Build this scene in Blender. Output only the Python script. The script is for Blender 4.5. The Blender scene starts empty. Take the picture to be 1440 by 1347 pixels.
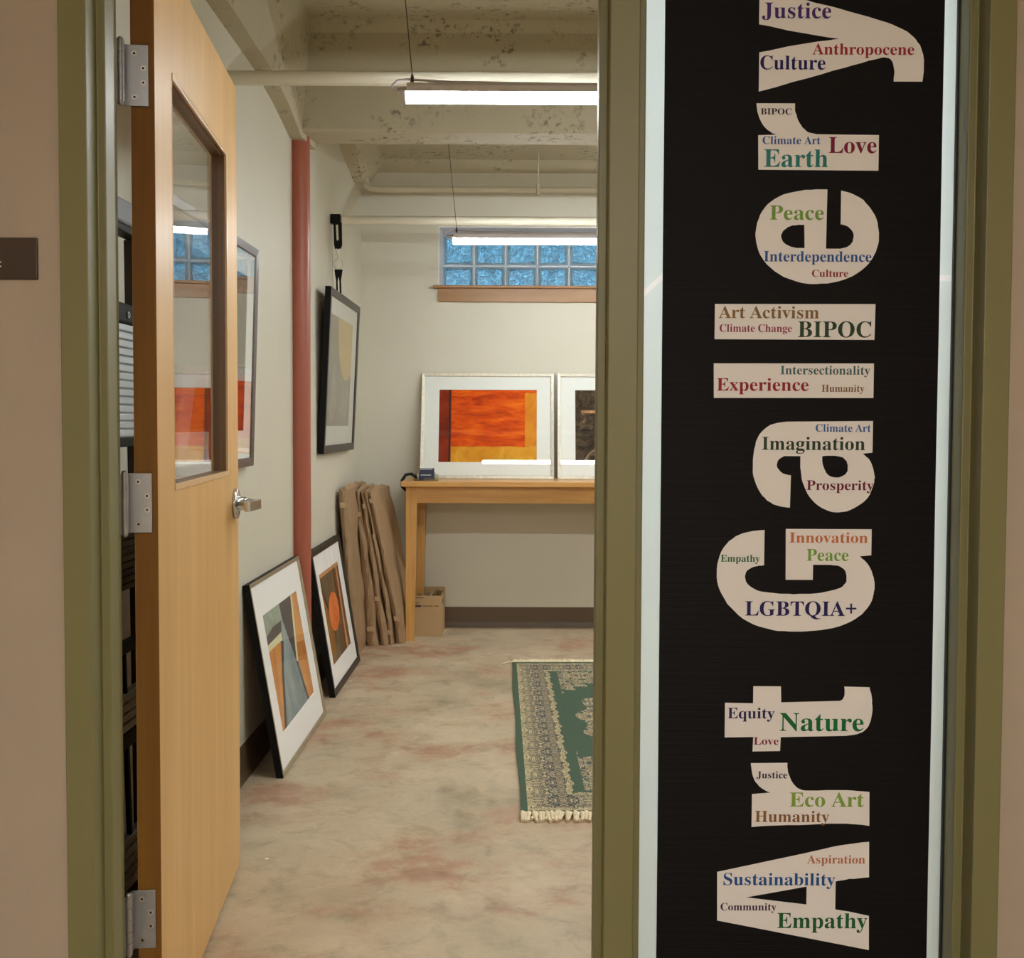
import bpy, bmesh, math, random
from mathutils import Vector, Matrix
random.seed(7)
SC = bpy.context.scene
COL = SC.collection
R = math.radians

# ---------------------------------------------------------------- camera
H = 1.265
cd = bpy.data.cameras.new('camera'); cd.sensor_fit = 'HORIZONTAL'; cd.sensor_width = 36.0
cd.lens = 36.0 * 1442 / 1440
cd.shift_x = -10 / 1440.0
cd.shift_y = -25.5 / 1440.0
cd.clip_start = 0.02
cam = bpy.data.objects.new('camera', cd); COL.objects.link(cam)
P_, R_ = R(2.1), R(0.25)
fw = Vector((0, math.cos(P_), -math.sin(P_))); up0 = Vector((0, math.sin(P_), math.cos(P_))); rt0 = Vector((1, 0, 0))
rt = rt0 * math.cos(R_) + up0 * math.sin(R_); up = up0 * math.cos(R_) - rt0 * math.sin(R_)
cam.matrix_world = Matrix(((rt.x, up.x, -fw.x, 0), (rt.y, up.y, -fw.y, 0), (rt.z, up.z, -fw.z, H), (0, 0, 0, 1)))
SC.camera = cam

# ---------------------------------------------------------------- light and exposure
SC.view_settings.view_transform = 'Standard'; SC.view_settings.look = 'None'
SC.view_settings.gamma = 1.0; SC.view_settings.use_curve_mapping = False
SC.view_settings.exposure = 0.0
TUBE_POWER = 60.0        # emission strength of the gallery tubes, seen and added
CORRIDOR_POWER = 76.0     # emission strength of the corridor ceiling panel
wd = bpy.data.worlds.new('world'); SC.world = wd; wd.use_nodes = True
_nt = wd.node_tree; _tc = _nt.nodes.new('ShaderNodeTexCoord'); _sp = _nt.nodes.new('ShaderNodeSeparateXYZ'); _rp = _nt.nodes.new('ShaderNodeValToRGB')
_nt.links.new(_tc.outputs['Generated'], _sp.inputs[0]); _nt.links.new(_sp.outputs[2], _rp.inputs[0]); _nt.links.new(_rp.outputs[0], _nt.nodes['Background'].inputs[0])
_el = _rp.color_ramp.elements                          # overcast dusk sky: deep blue low down, brighter overhead
_el[0].position, _el[0].color = 0.0, (.18, .56, .86, 1); _el[1].position, _el[1].color = 1.0, (3.0, 3.7, 4.1, 1)
_e = _el.new(.22); _e.color = (.24, .68, 1.04, 1); _e = _el.new(.55); _e.color = (.95, 1.7, 2.1, 1)
_nt.nodes['Background'].inputs[1].default_value = 1.0
cy = SC.cycles
cy.max_bounces = 16; cy.transmission_bounces = 14; cy.transparent_max_bounces = 16; cy.glossy_bounces = 6; cy.diffuse_bounces = 6
cy.sample_clamp_indirect = 6.0; cy.caustics_reflective = False; cy.caustics_refractive = True

# ---------------------------------------------------------------- materials
def lin(c):
    return tuple(((v / 255) / 12.92 if v / 255 <= .04045 else ((v / 255 + .055) / 1.055) ** 2.4) for v in c)
def new_mat(name):
    m = bpy.data.materials.new(name); m.use_nodes = True
    nt = m.node_tree; b = nt.nodes['Principled BSDF']
    return m, nt, b
def N(nt, t, **kw):
    n = nt.nodes.new(t)
    for k, v in kw.items():
        if k in n.inputs: n.inputs[k].default_value = v
        else: setattr(n, k, v)
    return n
def plain(name, col, rough=.5, metal=0, spec=.5, noise=0.0, nscale=20, bump=0, bscale=200, trans=0, vec=(1, 1, 1), coat=0, amt2=0):
    m, nt, b = new_mat(name)
    c = lin(col) if max(col) > 1 else col
    b.inputs['Base Color'].default_value = (*c, 1)
    b.inputs['Roughness'].default_value = rough; b.inputs['Metallic'].default_value = metal
    b.inputs['Specular IOR Level'].default_value = spec
    b.inputs['Coat Weight'].default_value = coat
    tc = N(nt, 'ShaderNodeTexCoord'); mp = N(nt, 'ShaderNodeMapping'); mp.inputs['Scale'].default_value = vec
    nt.links.new(tc.outputs['Object'], mp.inputs[0])
    if noise:
        n = N(nt, 'ShaderNodeTexNoise', Scale=nscale, Detail=6.0, Roughness=.6)
        nt.links.new(mp.outputs[0], n.inputs['Vector'])
        r = N(nt, 'ShaderNodeValToRGB')
        r.color_ramp.elements[0].position = .3; r.color_ramp.elements[1].position = .7
        r.color_ramp.elements[0].color = (*[v * (1 - noise) for v in c], 1)
        r.color_ramp.elements[1].color = (*[min(1, v * (1 + noise)) for v in c], 1)
        nt.links.new(n.outputs[0], r.inputs[0]); nt.links.new(r.outputs[0], b.inputs['Base Color'])
    if bump:
        n = N(nt, 'ShaderNodeTexNoise', Scale=bscale, Detail=3.0)
        nt.links.new(mp.outputs[0], n.inputs['Vector'])
        bp = N(nt, 'ShaderNodeBump', Strength=bump, Distance=.002)
        nt.links.new(n.outputs[0], bp.inputs['Height']); nt.links.new(bp.outputs[0], b.inputs['Normal'])
    return m
def wood(name, c1, c2, rough=.35, vec=(14, 14, 1.2), scale=3.0, coat=.25):
    m, nt, b = new_mat(name)
    tc = N(nt, 'ShaderNodeTexCoord'); mp = N(nt, 'ShaderNodeMapping'); mp.inputs['Scale'].default_value = vec
    nt.links.new(tc.outputs['Object'], mp.inputs[0])
    n = N(nt, 'ShaderNodeTexNoise', Scale=scale, Detail=8.0, Roughness=.62, Distortion=.4)
    nt.links.new(mp.outputs[0], n.inputs['Vector'])
    n2 = N(nt, 'ShaderNodeTexNoise', Scale=scale * .35, Detail=2.0); nt.links.new(mp.outputs[0], n2.inputs['Vector'])
    mx = N(nt, 'ShaderNodeMix', data_type='FLOAT'); mx.inputs[0].default_value = .5
    nt.links.new(n.outputs[0], mx.inputs[2]); nt.links.new(n2.outputs[0], mx.inputs[3])
    r = N(nt, 'ShaderNodeValToRGB'); r.color_ramp.elements[0].position = .36; r.color_ramp.elements[1].position = .64
    r.color_ramp.elements[0].color = (*lin(c2), 1); r.color_ramp.elements[1].color = (*lin(c1), 1)
    nt.links.new(mx.outputs[0], r.inputs[0]); nt.links.new(r.outputs[0], b.inputs['Base Color'])
    b.inputs['Roughness'].default_value = rough; b.inputs['Coat Weight'].default_value = coat; b.inputs['Coat Roughness'].default_value = .3
    bp = N(nt, 'ShaderNodeBump', Strength=.12, Distance=.001)
    nt.links.new(n.outputs[0], bp.inputs['Height']); nt.links.new(bp.outputs[0], b.inputs['Normal'])
    return m
def emit(name, col, power):
    m, nt, b = new_mat(name); b.inputs['Base Color'].default_value = (.8, .8, .8, 1)
    b.inputs['Emission Color'].default_value = (*col, 1); b.inputs['Emission Strength'].default_value = power
    return m
def thin_glass(name, gain=1.0, tint=(1, 1, 1)):
    """a pane: clear transmission mixed with a mirror by Fresnel, both faces of the sheet counted once each"""
    m = bpy.data.materials.new(name); m.use_nodes = True; nt = m.node_tree; nt.nodes.clear()
    o = N(nt, 'ShaderNodeOutputMaterial'); mx = N(nt, 'ShaderNodeMixShader')
    t = N(nt, 'ShaderNodeBsdfTransparent', Color=(*tint, 1)); g = N(nt, 'ShaderNodeBsdfGlossy', Roughness=0.0)
    lw = N(nt, 'ShaderNodeFresnel', IOR=1.5)
    ml = N(nt, 'ShaderNodeMath', operation='MULTIPLY'); ml.inputs[1].default_value = gain; ml.use_clamp = True
    geo = N(nt, 'ShaderNodeNewGeometry')
    # only the outward faces mirror, so the box-shaped pane reflects like one sheet
    inv = N(nt, 'ShaderNodeMath', operation='SUBTRACT'); inv.inputs[0].default_value = 1.0
    m2 = N(nt, 'ShaderNodeMath', operation='MULTIPLY')
    nt.links.new(geo.outputs['Backfacing'], inv.inputs[1])
    nt.links.new(lw.outputs[0], ml.inputs[0]); nt.links.new(ml.outputs[0], m2.inputs[0]); nt.links.new(inv.outputs[0], m2.inputs[1])
    nt.links.new(m2.outputs[0], mx.inputs[0]); nt.links.new(t.outputs[0], mx.inputs[1]); nt.links.new(g.outputs[0], mx.inputs[2])
    nt.links.new(mx.outputs[0], o.inputs[0])
    return m

def concrete_floor():
    m, nt, b = new_mat('stained_concrete')
    tc = N(nt, 'ShaderNodeTexCoord')
    def noise(s, d=6.0, r=.6, dist=0.0, vec=(1, 1, 1)):
        mp = N(nt, 'ShaderNodeMapping'); mp.inputs['Scale'].default_value = vec; nt.links.new(tc.outputs['Object'], mp.inputs[0])
        n = N(nt, 'ShaderNodeTexNoise', Scale=s, Detail=d, Roughness=r, Distortion=dist); nt.links.new(mp.outputs[0], n.inputs['Vector']); return n
    def ramp(src, stops):
        r = N(nt, 'ShaderNodeValToRGB'); e = r.color_ramp.elements
        e[0].position, e[0].color = stops[0][0], (*stops[0][1], 1); e[1].position, e[1].color = stops[-1][0], (*stops[-1][1], 1)
        for p, c in stops[1:-1]:
            x = e.new(p); x.color = (*c, 1)
        nt.links.new(src, r.inputs[0]); return r
    def mix(f, a, bb, mode='MIX'):
        x = N(nt, 'ShaderNodeMix', data_type='RGBA', blend_type=mode)
        if hasattr(f, 'name'): nt.links.new(f, x.inputs[0])
        else: x.inputs[0].default_value = f
        nt.links.new(a, x.inputs[6]); nt.links.new(bb, x.inputs[7]); return x.outputs[2]
    n1 = noise(1.7, 9, .66, .15); n2 = noise(1.9, 10, .70, .2, (1, 1.25, 1)); n3 = noise(9, 8, .7, .5); n4 = noise(55, 4, .6)
    base = ramp(n1.outputs[0], [(.30, lin((158, 146, 120))), (.45, lin((190, 174, 146))), (.60, lin((204, 186, 158))), (.74, lin((168, 160, 134)))])
    rust = ramp(n2.outputs[0], [(.50, lin((186, 164, 136))), (.62, lin((176, 138, 112))), (.75, lin((156, 112, 88)))])
    f1 = ramp(n2.outputs[0], [(.46, (0, 0, 0)), (.60, (.9, .9, .9))])
    c = mix(f1.outputs[0], base.outputs[0], rust.outputs[0])
    f3 = ramp(n3.outputs[0], [(.32, (.62, .62, .58)), (.5, (1, 1, 1)), (.75, (1.0, 1.0, 1.0))])
    c = mix(.75, c, f3.outputs[0], 'MULTIPLY')
    f4 = ramp(n4.outputs[0], [(.3, (.88, .88, .88)), (.7, (1, 1, 1))])
    c = mix(.7, c, f4.outputs[0], 'MULTIPLY')
    # stray flecks of white paint
    v = N(nt, 'ShaderNodeTexVoronoi', Scale=7.0, Randomness=1.0); nt.links.new(tc.outputs['Object'], v.inputs['Vector'])
    fl = ramp(v.outputs['Distance'], [(.035, (1, 1, 1)), (.05, (0, 0, 0))])
    wn = N(nt, 'ShaderNodeMath', operation='GREATER_THAN'); wn.inputs[1].default_value = .62
    nt.links.new(v.outputs['Color'], wn.inputs[0])
    fm = N(nt, 'ShaderNodeMath', operation='MULTIPLY'); nt.links.new(fl.outputs[0], fm.inputs[0]); nt.links.new(wn.outputs[0], fm.inputs[1])
    wc = N(nt, 'ShaderNodeRGB'); wc.outputs[0].default_value = (.8, .78, .72, 1)
    c = mix(fm.outputs[0], c, wc.outputs[0])
    nt.links.new(c, b.inputs['Base Color'])
    rr = ramp(n3.outputs[0], [(.3, (.42, .42, .42)), (.7, (.6, .6, .6))]); nt.links.new(rr.outputs[0], b.inputs['Roughness'])
    bp = N(nt, 'ShaderNodeBump', Strength=.15, Distance=.003); nt.links.new(n3.outputs[0], bp.inputs['Height']); nt.links.new(bp.outputs[0], b.inputs['Normal'])
    return m
def concrete_paint(name, col, pits=.5):
    m, nt, b = new_mat(name); c = lin(col)
    tc = N(nt, 'ShaderNodeTexCoord')
    n1 = N(nt, 'ShaderNodeTexNoise', Scale=1.6, Detail=4.0); n2 = N(nt, 'ShaderNodeTexNoise', Scale=30.0, Detail=8.0, Roughness=.75)
    n3 = N(nt, 'ShaderNodeTexNoise', Scale=3.2, Detail=3.0)
    for n in (n1, n2, n3): nt.links.new(tc.outputs['Object'], n.inputs['Vector'])
    r = N(nt, 'ShaderNodeValToRGB'); r.color_ramp.elements[0].position = .3; r.color_ramp.elements[1].position = .7
    r.color_ramp.elements[0].color = (*[v * .86 for v in c], 1); r.color_ramp.elements[1].color = (*c, 1)
    nt.links.new(n1.outputs[0], r.inputs[0])
    # bug holes: fine noise, only inside patches chosen by a broader noise
    pf = N(nt, 'ShaderNodeValToRGB'); pf.color_ramp.elements[0].position = .54; pf.color_ramp.elements[1].position = .60
    nt.links.new(n2.outputs[0], pf.inputs[0])
    pm = N(nt, 'ShaderNodeValToRGB'); pm.color_ramp.elements[0].position = .50; pm.color_ramp.elements[1].position = .60
    nt.links.new(n3.outputs[0], pm.inputs[0])
    mu = N(nt, 'ShaderNodeMath', operation='MULTIPLY'); nt.links.new(pf.outputs[0], mu.inputs[0]); nt.links.new(pm.outputs[0], mu.inputs[1])
    mu2 = N(nt, 'ShaderNodeMath', operation='MULTIPLY'); nt.links.new(mu.outputs[0], mu2.inputs[0]); mu2.inputs[1].default_value = pits
    mx = N(nt, 'ShaderNodeMix', data_type='RGBA'); nt.links.new(mu2.outputs[0], mx.inputs[0]); nt.links.new(r.outputs[0], mx.inputs[6])
    mx.inputs[7].default_value = (*[v * .32 for v in c], 1)
    nt.links.new(mx.outputs[2], b.inputs['Base Color']); b.inputs['Roughness'].default_value = .7
    bp = N(nt, 'ShaderNodeBump', Strength=.5, Distance=.004); nt.links.new(n2.outputs[0], bp.inputs['Height']); nt.links.new(bp.outputs[0], b.inputs['Normal'])
    return m
def rug_material():
    m, nt, b = new_mat('rug_pile')
    tc = N(nt, 'ShaderNodeTexCoord'); sp = N(nt, 'ShaderNodeSeparateXYZ'); nt.links.new(tc.outputs['Object'], sp.inputs[0])
    def M(op, a, bb=None, c=None):
        n = N(nt, 'ShaderNodeMath', operation=op)
        for i, v in enumerate((a, bb, c)):
            if v is None: continue
            if hasattr(v, 'links'): nt.links.new(v, n.inputs[i])
            else: n.inputs[i].default_value = v
        return n.outputs[0]
    X, Y = sp.outputs[0], sp.outputs[1]                 # rug spans 0..1.4 by 0..2.09
    ex = M('MINIMUM', X, M('SUBTRACT', 1.4, X)); ey = M('MINIMUM', Y, M('SUBTRACT', 2.09, Y))
    e = M('MINIMUM', ex, ey)                            # distance from the nearest edge
    # motif coordinates: mirrored cells along the border
    def cellnoise(cell, scale, seed):
        px = M('PINGPONG', M('ADD', X, seed), cell); py = M('PINGPONG', M('ADD', Y, seed * .7), cell)
        cb = N(nt, 'ShaderNodeCombineXYZ'); nt.links.new(px, cb.inputs[0]); nt.links.new(py, cb.inputs[1]); cb.inputs[2].default_value = seed
        n = N(nt, 'ShaderNodeTexNoise', Scale=scale, Detail=3.0, Roughness=.7, Distortion=1.2); nt.links.new(cb.outputs[0], n.inputs['Vector']); return n.outputs[0]
    a = cellnoise(.085, 30, 1.3); c2 = cellnoise(.12, 30, 4.1); c3 = cellnoise(.085, 75, 7.7)
    def ramp(src, stops, interp='CONSTANT'):
        r = N(nt, 'ShaderNodeValToRGB'); r.color_ramp.interpolation = interp; el = r.color_ramp.elements
        el[0].position, el[0].color = stops[0][0], (*stops[0][1], 1); el[1].position, el[1].color = stops[-1][0], (*stops[-1][1], 1)
        for p, c in stops[1:-1]:
            x = el.new(p); x.color = (*c, 1)
        nt.links.new(src, r.inputs[0]); return r.outputs[0]
    G = lin((82, 100, 84)); DG = lin((58, 72, 62)); CR = lin((224, 206, 164)); PU = lin((104, 86, 94)); TA = lin((144, 134, 104)); SG = lin((112, 122, 102)); RD = lin((140, 92, 80))
    floral = ramp(a, [(0, DG), (.36, PU), (.42, SG), (.47, PU), (.49, CR), (.52, TA), (.56, PU), (.60, SG), (.65, DG), (.70, CR)])
    floral2 = ramp(c2, [(0, G), (.42, PU), (.47, CR), (.51, SG), (.56, TA), (.60, RD), (.64, CR), (.70, DG)])
    edge = ramp(c3, [(0, DG), (.44, CR), (.52, TA), (.58, SG), (.64, CR)])
    def mix(f, p, q):
        x = N(nt, 'ShaderNodeMix', data_type='RGBA')
        nt.links.new(f, x.inputs[0])
        for v, i in ((p, 6), (q, 7)):
            if hasattr(v, 'links'): nt.links.new(v, x.inputs[i])
            else: x.inputs[i].default_value = (*v, 1)
        return x.outputs[2]
    step = lambda lo: M('GREATER_THAN', e, lo)
    wob = M('MULTIPLY', M('ADD', M('SINE', M('MULTIPLY', M('ADD', X, Y), 92.0)), M('SINE', M('MULTIPLY', M('ADD', X, Y), 37.0))), .004)
    c = mix(step(.024), G, edge)
    c = mix(M('GREATER_THAN', M('ADD', e, wob), .045), c, floral)
    c = mix(M('GREATER_THAN', M('ADD', e, wob), .165), c, edge)
    c = mix(M('GREATER_THAN', M('ADD', e, wob), .185), c, G)
    # field: green with a large lobed medallion and corner spandrels
    dx = M('DIVIDE', M('SUBTRACT', X, .7), .42); dy = M('DIVIDE', M('SUBTRACT', Y, 1.045), .62)
    rad = M('SQRT', M('ADD', M('MULTIPLY', dx, dx), M('MULTIPLY', dy, dy)))
    ang = M('ARCTAN2', dy, dx)
    lob = M('ADD', rad, M('MULTIPLY', M('SINE', M('MULTIPLY', ang, 16.0)), .05))
    med = M('MULTIPLY', M('LESS_THAN', lob, 1.0), step(.20))
    c = mix(med, c, floral2)
    sx = M('DIVIDE', M('SUBTRACT', ex, .20), .42); sy = M('DIVIDE', M('SUBTRACT', ey, .20), .42)
    sr = M('ADD', sx, sy)
    spn = M('MULTIPLY', M('LESS_THAN', M('ADD', sr, M('MULTIPLY', M('SINE', M('MULTIPLY', M('SUBTRACT', sx, sy), 22.0)), .08)), 1.0), M('MULTIPLY', M('GREATER_THAN', ex, .225), M('GREATER_THAN', ey, .20)))
    c = mix(spn, c, floral2)
    fn = N(nt, 'ShaderNodeTexNoise', Scale=260.0, Detail=2.0); nt.links.new(tc.outputs['Object'], fn.inputs['Vector'])
    fr = ramp(fn.outputs[0], [(.3, (.72, .72, .72)), (.7, (1.1, 1.1, 1.1))], 'LINEAR')
    x = N(nt, 'ShaderNodeMix', data_type='RGBA', blend_type='MULTIPLY'); x.inputs[0].default_value = .8
    nt.links.new(c, x.inputs[6]); nt.links.new(fr, x.inputs[7])
    nt.links.new(x.outputs[2], b.inputs['Base Color']); b.inputs['Roughness'].default_value = .95; b.inputs['Specular IOR Level'].default_value = .1
    bp = N(nt, 'ShaderNodeBump', Strength=.5, Distance=.003); nt.links.new(fn.outputs[0], bp.inputs['Height']); nt.links.new(bp.outputs[0], b.inputs['Normal'])
    return m
def paint_texture(name, c1, c2, scale=8, vec=(1, 1, 1), dist=1.5, lo=.35, hi=.65, extra=None):
    m, nt, b = new_mat(name)
    tc = N(nt, 'ShaderNodeTexCoord'); mp = N(nt, 'ShaderNodeMapping'); mp.inputs['Scale'].default_value = vec; nt.links.new(tc.outputs['Object'], mp.inputs[0])
    n = N(nt, 'ShaderNodeTexNoise', Scale=scale, Detail=8.0, Roughness=.7, Distortion=dist); nt.links.new(mp.outputs[0], n.inputs['Vector'])
    r = N(nt, 'ShaderNodeValToRGB'); e = r.color_ramp.elements
    e[0].position = lo; e[1].position = hi; e[0].color = (*lin(c1), 1); e[1].color = (*lin(c2), 1)
    if extra:
        x = e.new(extra[0]); x.color = (*lin(extra[1]), 1)
    nt.links.new(n.outputs[0], r.inputs[0]); nt.links.new(r.outputs[0], b.inputs['Base Color']); b.inputs['Roughness'].default_value = .8
    b.inputs['Specular IOR Level'].default_value = .15
    return m
def banner_material():
    m, nt, b = new_mat('black_banner_fabric')
    tc = N(nt, 'ShaderNodeTexCoord'); w = N(nt, 'ShaderNodeTexWave', Scale=90.0, bands_direction='Z', Distortion=.6); nt.links.new(tc.outputs['Object'], w.inputs['Vector'])
    b.inputs['Base Color'].default_value = (.006, .005, .005, 1); b.inputs['Roughness'].default_value = .5; b.inputs['Specular IOR Level'].default_value = .12
    n = N(nt, 'ShaderNodeTexNoise', Scale=3.0, Detail=2.0); nt.links.new(tc.outputs['Object'], n.inputs['Vector'])
    ad = N(nt, 'ShaderNodeMath', operation='MULTIPLY_ADD'); nt.links.new(n.outputs[0], ad.inputs[0]); ad.inputs[1].default_value = 6.0; nt.links.new(w.outputs[1], ad.inputs[2])
    bp = N(nt, 'ShaderNodeBump', Strength=.35, Distance=.0012); nt.links.new(ad.outputs[0], bp.inputs['Height']); nt.links.new(bp.outputs[0], b.inputs['Normal'])
    return m
def backing_material():
    m = bpy.data.materials.new('white_translucent_film'); m.use_nodes = True; nt = m.node_tree; nt.nodes.clear()
    o = N(nt, 'ShaderNodeOutputMaterial'); mx = N(nt, 'ShaderNodeMixShader', Fac=.70)
    d = N(nt, 'ShaderNodeBsdfDiffuse', Color=(.84, .80, .68, 1)); t = N(nt, 'ShaderNodeBsdfTranslucent', Color=(.84, .96, 1.0, 1))
    nt.links.new(d.outputs[0], mx.inputs[1]); nt.links.new(t.outputs[0], mx.inputs[2]); nt.links.new(mx.outputs[0], o.inputs[0]); return m
def rim_material():
    m = bpy.data.materials.new('silvered_block_rim'); m.use_nodes = True; nt = m.node_tree; nt.nodes.clear()
    o = N(nt, 'ShaderNodeOutputMaterial'); mx = N(nt, 'ShaderNodeMixShader', Fac=.80)
    d = N(nt, 'ShaderNodeBsdfDiffuse', Color=(.78, .90, .96, 1)); t = N(nt, 'ShaderNodeBsdfTranslucent', Color=(.95, 1.0, 1.0, 1))
    nt.links.new(d.outputs[0], mx.inputs[1]); nt.links.new(t.outputs[0], mx.inputs[2]); nt.links.new(mx.outputs[0], o.inputs[0]); return m
def highlight_material():
    m = bpy.data.materials.new('clear_white_highlight'); m.use_nodes = True; nt = m.node_tree; nt.nodes.clear()
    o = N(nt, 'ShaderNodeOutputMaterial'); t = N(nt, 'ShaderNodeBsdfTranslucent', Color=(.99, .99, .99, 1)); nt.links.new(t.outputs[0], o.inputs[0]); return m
def block_glass():
    m, nt, b = new_mat('rippled_block_glass')
    b.inputs['Base Color'].default_value = (.86, .96, 1, 1); b.inputs['Transmission Weight'].default_value = 1; b.inputs['Roughness'].default_value = .03; b.inputs['IOR'].default_value = 1.5
    tc = N(nt, 'ShaderNodeTexCoord'); n = N(nt, 'ShaderNodeTexNoise', Scale=22.0, Detail=3.5, Distortion=2.5); nt.links.new(tc.outputs['Object'], n.inputs['Vector'])
    bp = N(nt, 'ShaderNodeBump', Strength=1.0, Distance=.03); nt.links.new(n.outputs[0], bp.inputs['Height']); nt.links.new(bp.outputs[0], b.inputs['Normal'])
    return m

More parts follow.
